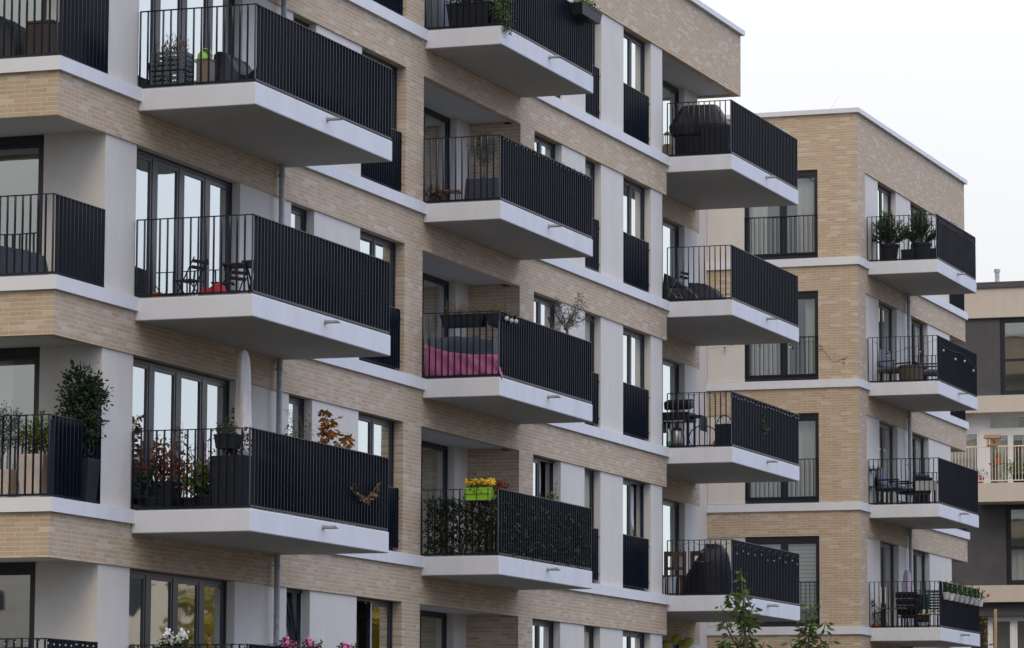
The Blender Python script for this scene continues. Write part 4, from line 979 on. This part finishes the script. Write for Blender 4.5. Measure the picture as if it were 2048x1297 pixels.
t = thing("covered_lounger", "folded lounger under a dark cover by the door, second right balcony", "furniture cover", (73.1, .08, z3)); drape(t, "cover", 'tarp', -.3, .3, -.48, .3, 0, lambda u, v: .12+.62*v**.8, 41, .05)
t = thing("covered_lounger", "arched dark blue cover next to the folded lounger, second right balcony", "furniture cover", (73.9, -.26, z3)); drape(t, "cover", 'navycloth', -.3, .3, -.42, .35, 0, lambda u, v: .60*max(0.05, 1-((.78-v)/.80)**2)**.6 if v < .78 else .60, 42, .05)
folding_chair("dark metal tube chair standing against the near railing, second right balcony", (72.5, -.02, z3), R(80), 'steel', 'plastic')
t = thing("gas_grill", "black gas grill with open lid and side shelf on the third right balcony", "grill", (73.05, .10, z2), R(90)*0)
MB().box(-.28, .28, -.30, .30, .62, .80).build("body", 'black', t, bevel=.01); MB().box(-.26, .26, -.30, .28, .06, .10).build("bottom_shelf", 'black', t)
m = MB(); m.obox((.06, 0, .98), .30, .58, .18, 0, 0, -.25); m.build("lid", 'black', t, bevel=.04); MB().box(-.30, -.285, -.22, .22, .60, .63).build("handle", 'steel', t)
for a in (-.24, .24):
    for b in (-.27, .27): MB().box(a-.02, a+.02, b-.02, b+.02, 0, .62).build("leg", 'black', t)
MB().box(-.2, .2, -.54, -.31, .70, .735).build("side_shelf", 'black', t); MB().box(-.22, .22, -.545, -.53, .42, .70).build("side_panel", 'plastic', t); MB().lathe((0, .02, .10), [(.14, 0), (.15, .1), (.15, .32), (.08, .4)], 16).build("gas_bottle", 'steel', t, smooth=True)
MB().box(-.2, .2, .31, .42, .42, .74).build("side_box", 'plastic', t)
t = thing("bottle", "green and white bottle by the pillar on the third right balcony", "bottle", (72.5, .14, z2)); MB().lathe((0, 0, 0), [(.045, 0), (.045, .18)], 12).build("body", 'bottle', t); MB().lathe((0, 0, .18), [(.045, 0), (.04, .18), (.018, .22), (.018, .26)], 12).build("neck", 'whitepot', t)
t = thing("wire_chair", "round black string chair seen beside the gas grill", "chair", (73.3, -.36, z2), R(20)); m = MB()
ring = [(.0, .30*math.cos(a), .30+.26*math.sin(a)) for a in [math.pi*2*k/20 for k in range(21)]]; m.tube(ring, .012, 6); m.build("hoop", 'black', t)
m = MB(); [m.bar((0, -.27+.06*k, .30+.2), (.12, -.2+.045*k, .1), .004) for k in range(10)]; m.build("strings", 'black', t)
m = MB(); [m.bar((0, .2*s_, .1), (-.2+.4*q, .26*s_, 0), .014) for s_ in (-1, 1) for q in (0, 1)]; m.build("legs", 'black', t)
t = thing("jug", "small orange jug beside the dark planter, third right balcony", "jug", (74.0, -.42, z2)); MB().lathe((0, 0, 0), [(.06, 0), (.07, .05), (.06, .25), (.035, .32), (.04, .35)], 14).build("body", 'orange', t, smooth=True); MB().tube([(0, .06, .08), (0, .12, .15), (0, .05, .3)], .01, 6).build("handle", 'orange', t)
t = thing("planter", "dark square planter with bare twigs in the third right railing corner", "planter", (72.85, -.96, z2)); pot(t, (0, 0, 0), .17, .18, .52, 'plastic', True); sparse(t, (0, 0, .5), [(.0, .28, .70), (0, .1, .75), (.1, -.1, .72), (0, -.2, .68)], 8, .03, .02, 'leafdry', 130, .005, .06)
MB().tube([(-.1, .16*math.cos(a), .5+.2*math.sin(a)) for a in [math.pi*k/12 for k in range(13)]], .01, 6).build("hoop", 'black', t)
t = thing("potted_plant", "small green plant behind the outer bars of the third right balcony", "plant", (74.3, -1.2, z2)); pot(t, (0, 0, 0), .1, .13, .4, 'plastic'); foliage(t, (0, -.08, .62), (.14, .07, .2), 150, .07, .03, 'leafbright', 131)
string_lights("string of clear bulbs under the railing of the third right balcony", [(71.97, -.05, z2+1.08), (71.97, -1.35, z2+1.08), (76.9, -1.40, z2+1.08)], 30, .01, .04, .018, bm='bulbclear')
def wood_chair(label, loc, rz):
    t = thing("wooden_chair", label, "chair", loc, rz, "brown wooden chairs on the fourth right balcony")
    for a in (-.2, .2):
        for b in (-.2, .2): MB().box(a-.02, a+.02, b-.02, b+.02, 0, .44).build("leg", 'brownwood', t)
    MB().box(-.23, .23, -.23, .23, .44, .475).build("seat", 'brownwood', t); m = MB()
    m.box(.19, .22, -.23, -.15, .475, .98); m.box(.19, .22, .15, .23, .475, .98); m.box(.188, .222, -.15, .15, .88, .98); m.box(.188, .222, -.15, .15, .60, .66); m.box(.19, .22, -.04, .04, .66, .88)
    m.build("backrest", 'brownwood', t)
wood_chair("brown wooden chair nearest the pillar on the fourth right balcony", (73.45, .32, z1), R(10))
wood_chair("brown wooden chair half hidden by the big black cover, fourth right balcony", (73.4, -.14, z1), R(-15))
t = thing("grill_cover", "tall round topped black cover in the fourth right balcony corner", "grill cover", (72.85, -.56, z1))
m = MB(); g = 24
for i, (zz, wl, wr, dd) in enumerate([(0, .56, .50, .30), (.2, .50, .50, .31), (.45, .42, .50, .31), (.68, .28, .49, .30), (.85, .12, .46, .27), (.97, .02, .40, .22), (1.05, -.07, .28, .13), (1.07, -.12, .2, .04)]):
    for k in range(g):
        a = 2*math.pi*k/g; c_, s_ = math.cos(a), math.sin(a); w_ = wl if s_ > 0 else wr; cy_ = 0
        m.v.append((dd*c_*(1+.05*math.sin(a*6+i*.7)), s_*w_*(1+.03*math.sin(a*4+i)) - (0 if wl > 0 else .0), zz))
for i in range(7):
    for k in range(g): m.f.append((i*g+k, i*g+(k+1) % g, (i+1)*g+(k+1) % g, (i+1)*g+k))
m.f.append(tuple(7*g+k for k in range(g))); m.build("cover", 'tarp', t, smooth=True)
MB().tube([(-.33, .12-.05*k, .72-.03*math.sin(k*.55)) for k in range(8)], .006, 5).build("drawstring", 'steel', t)
t = thing("bucket", "pale grey plastic bucket by the pillar, fourth right balcony", "bucket", (72.4, .06, z1)); MB().lathe((0, 0, 0), [(.09, 0), (.11, .36), (.118, .36), (.118, .385), (.1, .385)], 20).build("body", 'bucketm', t, smooth=False); MB().tube([(0, .11*math.cos(a), .37-.1*math.sin(a)) for a in [math.pi*k/10 for k in range(11)]], .004, 5).build("handle", 'steel', t)
string_lights("string of clear bulbs hung in loops on the fourth right railing", [(71.97, -.05, z1+1.08), (71.97, -1.35, z1+1.08), (76.9, -1.40, z1+1.06)], 14, .04, .09, .022, jitter=.06, bm='bulbclear')
for i, (y, zz, r_) in enumerate([(.74, 2.20, .11), (.90, 2.06, .10), (.57, 2.08, .11), (.42, 2.14, .10), (1.02, 2.17, .09)]):
    t = tag(MB().lathe((0, 0, 0), [(r_*math.cos(a), r_*math.sin(a)) for a in [-1.45+.29*k for k in range(11)]], 16).build("paper_lantern", 'paperlamp', None, smooth=True), ["yellow paper lantern, top centre of the cluster under the lowest right balcony", "yellow paper lantern, low left of the cluster under the lowest right balcony", "yellow paper lantern, low right of the cluster under the lowest right balcony", "yellow paper lantern, rightmost of the cluster under the lowest right balcony", "yellow paper lantern, leftmost against the pillar under the lowest right balcony"][i], "lantern", "yellow lanterns under the lowest right balcony")
    t.location = (75-.2*(i % 2), y, zz)

# ---- second building's balconies
for (y, seed, lab, x, wd_) in ((-.40, 200, "bushy oleander in a dark pot nearer the wall, top balcony of the second building", 88.85, .40), (-1.20, 201, "bushy oleander in a dark pot by the railing corner, top balcony of the second building", 88.85, .36), (-1.35, 202, "oleander rising behind the far end of the top railing, second building", 91.2, .3)):
    t = thing("oleander", lab, "shrub", (x, y, z4), 0, "oleanders on the top balcony"); pot(t, (0, 0, 0), .17, .23, .48, 'plastic')
    rr = random.Random(seed); st, lf = MB(), MB()
    for k in range(60):
        a = rr.uniform(0, 6.28); ph = rr.uniform(.15, 1.45); tip = Vector((wd_*1.1*math.cos(a)*math.cos(ph), wd_*1.25*math.sin(a)*math.cos(ph), .50+.80*math.sin(ph)*rr.uniform(.75, 1))); st.bar((0, 0, .44), tip, .006)
        for _ in range(40):
            p = Vector((0, 0, .44)).lerp(tip, rr.uniform(.3, 1)); lf.leaf(p, (tip-Vector((0, 0, .44))).normalized()*.8+Vector((rr.uniform(-.8,.8), rr.uniform(-.8,.8), rr.uniform(-.5,.7))), .13, .018, rr)
    st.build("stem", 'twig', t); lf.build("foliage", 'leaf', t)
t = thing("storage_box", "black storage box behind the oleander pots", "box", (90.4, -1.0, z4)); MB().box(-.35, .35, -.4, .6, 0, .48).build("body", 'plastic', t); MB().box(-.36, .36, -.41, .61, .482, .52).build("lid", 'plastic', t)
string_lights("tiny bulbs along the top outer railing of the second building", [(88.3, -1.76, z4+1.0), (92.4, -1.76, z4+.98)], 16, .0, .05, .012, bm='bulbclear')
armchair("wicker armchair with slate blue cushion tilted back, second building's second balcony", (89.5, -.30, z3), R(-115), 'wicker', 'cushion')
t = thing("wicker_table", "low round wicker table beside the wicker armchair", "table", (89.1, -.86, z3)); MB().lathe((0, 0, 0), [(.27, 0), (.30, .2), (.31, .40), (.33, .44), (.31, .46)], 24).build("body", 'wicker', t, smooth=False); MB().lathe((0, 0, .462), [(.29, 0), (.29, .012)], 24).build("tabletop", 'plastic', t)
armchair("wicker armchair behind the low wicker table, second building", (90.4, -1.05, z3), R(100), 'wicker', 'cushion', hb=.62)
string_lights("string of dark bulbs swagged from the railing across the brick front to the window", [(88.2, -.02, z3+1.05), (87.22, .25, z3+.55), (87.22, .62, z3+.42), (87.22, .98, z3+.95), (87.22, 1.7, z3+.92), (87.22, 2.5, z3+1.0), (87.22, 3.7, z3+.85)], 6, .03, .03, .03, cable='black')
string_lights("string of big bulbs hanging low inside the second balcony of the second building", [(88.3, -.1, z3+1.02), (88.9, -.5, z3+.80), (88.3, -1.68, z3+1.0), (89.2, -1.78, z3+.85), (90.6, -1.78, z3+.92), (92.4, -1.78, z3+.72)], 6, .08, .02, .032, jitter=.04)
armchair("folding armchair with dark grey sling by the wall, second building's third balcony", (89.15, -.35, z2), R(-100), 'black', 'cushion', hs=.42, hb=.86, group="dark armchairs on the third balcony of the second building")
armchair("second dark folding armchair nearer the table, second building's third balcony", (89.8, -.72, z2), R(60), 'black', 'navycloth', hs=.38, hb=.72, group="dark armchairs on the third balcony of the second building")
t = table("small table under a pale grey cloth at the railing corner, second building", (89.05, -1.28, z2), 0, .5, .5, .58, 'plastic', 'black', False, slats=4); m = MB(); m.box(-.27, .27, -.27, .27, .585, .59); m.box(-.275, -.27, -.27, .27, .36, .59); m.build("cloth", 'palecloth', t)
t = thing("trolley", "black metal trolley with bottles against the brick corner, second building", "trolley", (88.55, .0-.06, z2)); m = MB(); [m.bar((a*.14, b*.12, 0), (a*.14, b*.12, .92), .018) for a in (-1, 1) for b in (-1, 1)]; m.box(-.16, .16, -.14, .14, .86, .875); m.box(-.16, .16, -.14, .14, .45, .46); m.build("frame", 'black', t)
for k in range(4): MB().lathe((-.08+.05*k, .06-.05*k, .875), [(.02, 0), (.02, .08), (.008, .12)], 8).build("bottle", 'black' if k % 2 else 'whitepot', t)
string_lights("string lights twisted round the near rail of the second building's third balcony", [(88.27, -.1, z2+1.1), (88.27, -1.66, z2+1.1)], 14, .0, .03, .008, bm='bulbclear')
closed_parasol("closed parasol in faded lilac pink on the lowest shown balcony of the second building", (90.9, -.28, z1), z1+.7, 4.47, .10, 'lilac')
t = thing("lounge_chair", "black padded lounge chair in the middle of the lowest shown balcony, second building", "armchair", (89.6, -.68, z1), R(180))
for i, (zz, dx) in enumerate(((.50, .30), (.66, .34), (.82, .39))): MB().obox((dx, 0, zz), .12, .56, .15, 0, 0, .25).build("back_cushion", 'tarp', t, bevel=.04)
MB().obox((-.02, 0, .40), .58, .54, .13, 0, 0, -.05).build("seat_cushion", 'tarp', t, bevel=.04); m = MB(); [m.bar((a*.26, b*.28, 0), (a*.2, b*.28, .55), .028) for a in (-1, 1) for b in (-1, 1)]; [m.bar((-.28, b*.28, .56), (.3, b*.28, .56), .04) for b in (-1, 1)]; [m.bar((a*.22, -.28, .3), (a*.22, .28, .3), .03) for a in (-1, 1)]; m.build("frame", 'black', t)
t = thing("garden_bench", "dark green slatted garden bench at the railing corner, second building", "bench", (89.45, -1.27, z1)); m = MB(); [m.box(.16, .185, -.36, .30, .48+.068*k, .48+.068*k+.045) for k in range(7)]; m.build("backrest", 'greenpaint', t); m = MB(); [m.box(-.22+.075*k, -.22+.075*k+.055, -.36, .30, .42, .44) for k in range(5)]; m.build("seat", 'greenpaint', t)
for a in (-.2, .16):
    for b in (-.33, .27): MB().box(a-.02, a+.02, b-.02, b+.02, 0, .42 if a < 0 else .95).build("leg", 'greenpaint', t)
table("narrow wooden topped table by the wall, lowest shown balcony of the second building", (88.95, -.40, z1), 0, .35, .6, .50, 'wood', 'black', False, slats=3, group="wooden topped tables on the lowest shown balcony")
table("low wooden topped table with white cups in front of the green bench", (88.75, -1.36, z1), 0, .3, .52, .34, 'honey', 'black', False, slats=3, group="wooden topped tables on the lowest shown balcony")
for k, lab in enumerate(("white cup on the low wooden table, nearest the lounge chair", "white cup on the low wooden table, middle of three", "white cup on the low wooden table, nearest the outer railing")):
    c_ = tag(MB().lathe((0, 0, 0), [(.03, 0), (.036, .1), (.032, .1)], 12).build("cup", 'whitepot'), lab, "cup", "white cups on the low table"); c_.location = (88.72, -1.22-.14*k, z1+.34)
folding_chair("black folding chair at the wall side table, second building's lowest shown balcony", (88.75, -.12, z1), R(-60), 'black', 'plastic')
t = thing("terracotta_pot", "small red flower pot with a wiry plant by the brick corner, second building", "flower pot", (88.45, -.10, z1)); pot(t, (0, 0, 0), .08, .1, .1, 'terracotta'); sparse(t, (0, 0, .1), [(.02, .1, .7), (0, -.03, .55), (.05, .05, .4)], 10, .04, .02, 'leafdark', 210, .004, .06)
t = thing("potted_plant", "small green plant in a grey bowl under the low wooden table", "plant", (88.5, -1.25, z1)); pot(t, (0, 0, 0), .09, .12, .12, 'bucketm'); foliage(t, (0, 0, .2), (.09, .12, .07), 120, .05, .025, 'leaf', 211)
rr = random.Random(77)
names_ = ["leftmost", "second from left", "third from left", "fourth from left", "fifth from left", "sixth from left", "seventh from left", "rightmost"]
for k in range(8):
    x = 88.42+k*.53
    t = thing("hanging_pot", "pale pot hung on the second building's lower railing, %s of eight" % names_[k], "hanging pot", (x, -1.83, z1+.66), 0, "hanging pots on the outer railing")
    mt = 'whitepot' if k in (1, 7) else 'palecloth'; pot(t, (0, 0, 0), .055, .085, .17, mt)
    MB().tube([(-.0, .07, .15), (-.0, .09, .46), (0, .06, .47)], .006, 5).build("strap", 'whitepot', t)
    foliage(t, (0, 0, .25), (.13, .1, .09), 90, .09, .025, 'leafbright' if k in (3, 4) else 'leaf', 220+k, droop=-.4)
    if k in (0, 4): blooms(t, [(.05, 0, .42)], .035, 'flowero', 230+k, n=14)
    if k == 7:
        m = MB(); [m.leaf((0, 0, .17), (.5+.35*q, -.15, .9-.3*q), .30, .05, rr) for q in range(4)]; m.build("long_leaves", 'leafbright', t); MB().tube([(0, 0, .2), (.5, 0, .22), (.8, 0, .28)], .004, 5).build("flower_stem", 'leafbright', t); blooms(t, [(.85, 0, .3), (.98, 0, .33)], .05, 'flowero', 240, n=14)

# ---- third building's balcony
t = thing("bird_house", "small honey coloured wooden bird house on the white railing, far right", "bird house", (114.96, 2.84, 9.665)); MB().box(-.1, .1, -.17, .17, 0, .04).build("floor", 'honey', t)
[MB().box(a*.09-.012, a*.09+.012, b*.15-.012, b*.15+.012, .04, .22).build("post", 'honey', t) for a in (-1, 1) for b in (-1, 0, 1)]; MB().frustum((0, 0, .22), .3, .52, .04, .5, .12).build("roof", 'wood', t)
t = table("folding wooden table behind the white railing, far right", (115.6, 2.78, 8.5), R(90), .62, .4, .66, 'wood', 'wood')
t = thing("orange_pot_plant", "orange pot with flowers on the folding wooden table, far right", "flower pot", (115.6, 2.82, 9.165)); pot(t, (0, 0, 0), .07, .1, .18, 'orange'); foliage(t, (0, 0, .24), (.12, .14, .08), 120, .05, .03, 'leaforange', 250)
t = thing("potted_shrub", "low green shrub behind the white railing at the far right edge", "shrub", (115.5, 2.1, 8.5)); pot(t, (0, 0, 0), .2, .25, .3, 'plastic'); foliage(t, (0, 0, .45), (.3, .45, .2), 500, .09, .04, 'leafbright', 251)
t = thing("potted_shrub", "small flowering pot behind the white railing left of the folding table", "shrub", (115.3, 3.35, 8.5)); pot(t, (0, 0, 0), .12, .15, .2, 'terracotta'); foliage(t, (0, 0, .3), (.18, .22, .12), 200, .07, .03, 'leafdry', 252)

# ------------------------------------------------------------------ trees
def young_tree(label, base, leader, shoots, seed, mat='leaftree', ln=.155, wd=.062, nl=1.0, group=None):
    """slender street tree: trunk, limbs and drooping leaves set along every shoot"""
    t = thing("young_tree", label, "tree", base, 0, group); r = random.Random(seed); o = Vector(base)
    ld = Vector(leader)-o; pts = [Vector((0, 0, 0))]
    for k in range(1, 13):
        f = k/12; pts.append(Vector((ld.x*f+.05*math.sin(f*7+seed), ld.y*f+.05*math.sin(f*6+seed*2), ld.z*f)))
    MB().tube(pts, [.055*(1-k/12.5)+.004 for k in range(13)], 8).build("trunk", 'bark', t)
    lm, lf = MB(), MB()
    def leaves(path, dens):
        for i in range(len(path)-1):
            a, b = path[i], path[i+1]; n = max(1, int((b-a).length*dens))
            for _ in range(n):
                p = a.lerp(b, r.random()); s_ = r.choice((-1, 1))
                d = (b-a).normalized()*.35 + Vector((r.uniform(-1,1), s_*r.uniform(.4,1), 0)).normalized()*.8 + Vector((0, 0, r.uniform(-1.3,-.1)))
                pet = p + d.normalized()*.03
                lf.leaf(pet, d, ln*r.uniform(.6,1.2), wd*r.uniform(.7,1.15), r)
    top = [p for p in pts if p.z > ld.z*.72]
    leaves(top, 70*nl)
    for (f, tip) in shoots:
        k = min(11, int(f*12)); a = pts[k].lerp(pts[k+1], f*12-k); tp = Vector(tip)-o; path = []
        for q in range(9):
            g = q/8; p = a.lerp(tp, g); p.z += .25*math.sin(g*math.pi)*(-.3 if tp.z > a.z else .5); p += Vector((r.uniform(-1,1), r.uniform(-1,1), 0))*.03; path.append(p)
        lm.tube(path, [.016*(1-q/8.5)+.003 for q in range(9)], 5); leaves(path[2:], 62*nl)
        for _ in range(2):
            g = r.uniform(.35, .9)*8; q = int(g); p = path[q].lerp(path[min(8, q+1)], g-q); e = p+Vector((r.uniform(-.15,.15), r.uniform(-.09,.09), r.uniform(-.16,.12)))
            lm.tube([p, (p+e)/2+Vector((0, 0, .02)), e], [.006, .004, .002], 4); leaves([p, (p+e)/2, e], 60*nl)
    lm.build("limb", 'bark', t); lf.build("crown", mat, t); return t
young_tree("slender young tree with drooping green leaves in front of the lower right balcony", (40, -10.85, GZ), (40, -10.80, 1.60),
  [(.80, (40, -10.57, 1.20)), (.86, (40.1, -10.93, 1.22)), (.88, (39.9, -10.72, 1.36)), (.80, (40.1, -10.93, 1.08)), (.66, (40, -10.62, .84)), (.68, (40, -11.06, .80)), (.62, (40, -10.60, .55)), (.64, (40, -11.1, .5)), (.55, (40.2, -10.4, .4)), (.86, (40, -10.86, 1.34))], 3, ln=.105, wd=.040, nl=1.35, group="young trees in front of the buildings")
young_tree("shorter young tree with yellow green leaves in front of the brick corner", (40, -11.62, GZ), (40, -11.60, 1.20),
  [(.85, (40, -11.78, 1.02)), (.82, (40, -11.48, .92)), (.78, (40, -11.40, .82)), (.76, (40.1, -11.82, .85)), (.72, (40, -11.36, .62)), (.7, (40, -11.86, .55)), (.88, (39.9, -11.56, 1.06))], 8, mat='leaftree', ln=.105, wd=.040, nl=1.3, group="young trees in front of the buildings")
t = thing("sapling", "thin pale sapling with a few yellow leaves before the far right building", "sapling", (108, 1.32, GZ))
MB().tube([(0, .03, 0), (.02, 0, 3), (0, -.02, 5.5), (.0, -.05, 7.28)], [.07, .06, .055, .045], 8).build("trunk", 'cane', t)
sparse(t, (0, .05, 5.2), [(0, .35, 7.3), (.1, .28, 6.8), (0, .2, 6.3), (0, -.3, 6.4)], 14, .09, .045, 'leafautumn', 260, .008, .12, .3)

# ------------------------------------------------------------------ surroundings outside the frame: they shade the lower storeys and show in the glass
def big_tree(label, base, hh, rad, seed, mat='leafautumn'):
    t = thing("street_tree", label, "tree", base, 0, "autumn street trees across the road"); r = random.Random(seed)
    MB().tube([(0, 0, 0), (.1, 0, hh*.35), (0, .1, hh*.75)], [.22, .16, .06], 8).build("trunk", 'bark', t)
    lf = MB()
    for _ in range(260):
        while True:
            p = Vector((r.uniform(-1,1), r.uniform(-1,1), r.uniform(-1,1)))
            if p.length <= 1: break
        c = Vector((p.x*rad, p.y*rad, hh*.62+p.z*hh*.38))
        for _ in range(16): lf.leaf(c+Vector((r.gauss(0,.28), r.gauss(0,.28), r.gauss(0,.28))), (r.uniform(-1,1), r.uniform(-1,1), r.uniform(-1,1)), .38, .24, r)
    lf.build("crown", mat, t)
for i, (x, y, hh, rad) in enumerate([(78, -25, 8.4, 3.2), (88, -13.5, 8.6, 3.2), (98, -15.5, 9.2, 3.4), (110, -24.4, 11.6, 3.2), (124, -29.4, 12.2, 3.5)]):
    big_tree("yellow green autumn street tree across the road, %s" % ["nearest of the row", "beside the nearest one", "in the middle of the row", "next to the farthest one", "farthest of the row"][i], (x, y, GZ), hh, rad, 300+i)
def block(label, x0, x1, y0, y1, top, mat, n):
    b = (x0, y0, GZ); t = thing("apartment_building", label, "building", b)
    MB(shift(b)).box(x0, x1, y0, y1, GZ, top).build("wall", mat, t); MB(shift(b)).box(x0-.1, x1+.1, y0-.1, y1+.1, top, top+.25).build("roof", 'coping', t)
    z = GZ+1.0
    while z < top-1.8:
        m = MB(shift(b)); k = 0; y = y0+1.2
        while y < y1-1.5: m.box(x1, x1+.02, y, y+1.2, z, z+1.4); m.box(x0-.02, x0, y, y+1.2, z, z+1.4); y += 2.9
        x = x0+1.2
        while x < x1-1.5: m.box(x, x+1.4, y1, y1+.02, z, z+1.4); x += 3.0
        m.build("window", 'frame', t); z += 2.9
block("pale tower block far behind the viewer on the left", -75, -60, 22, 34, 24, 'plaster', 8)
block("long sand coloured building far behind the viewer", -80, -64, 40, 90, 13, 'sandplaster', 5)
block("low grey house across the road beyond the trees", 150, 166, -62, -45.8, 9.6, 'sandplaster', 3)
block("long row of flats on the opposite side of the road", 20, 84, -58, -46, 9.5, 'sandplaster', 4)
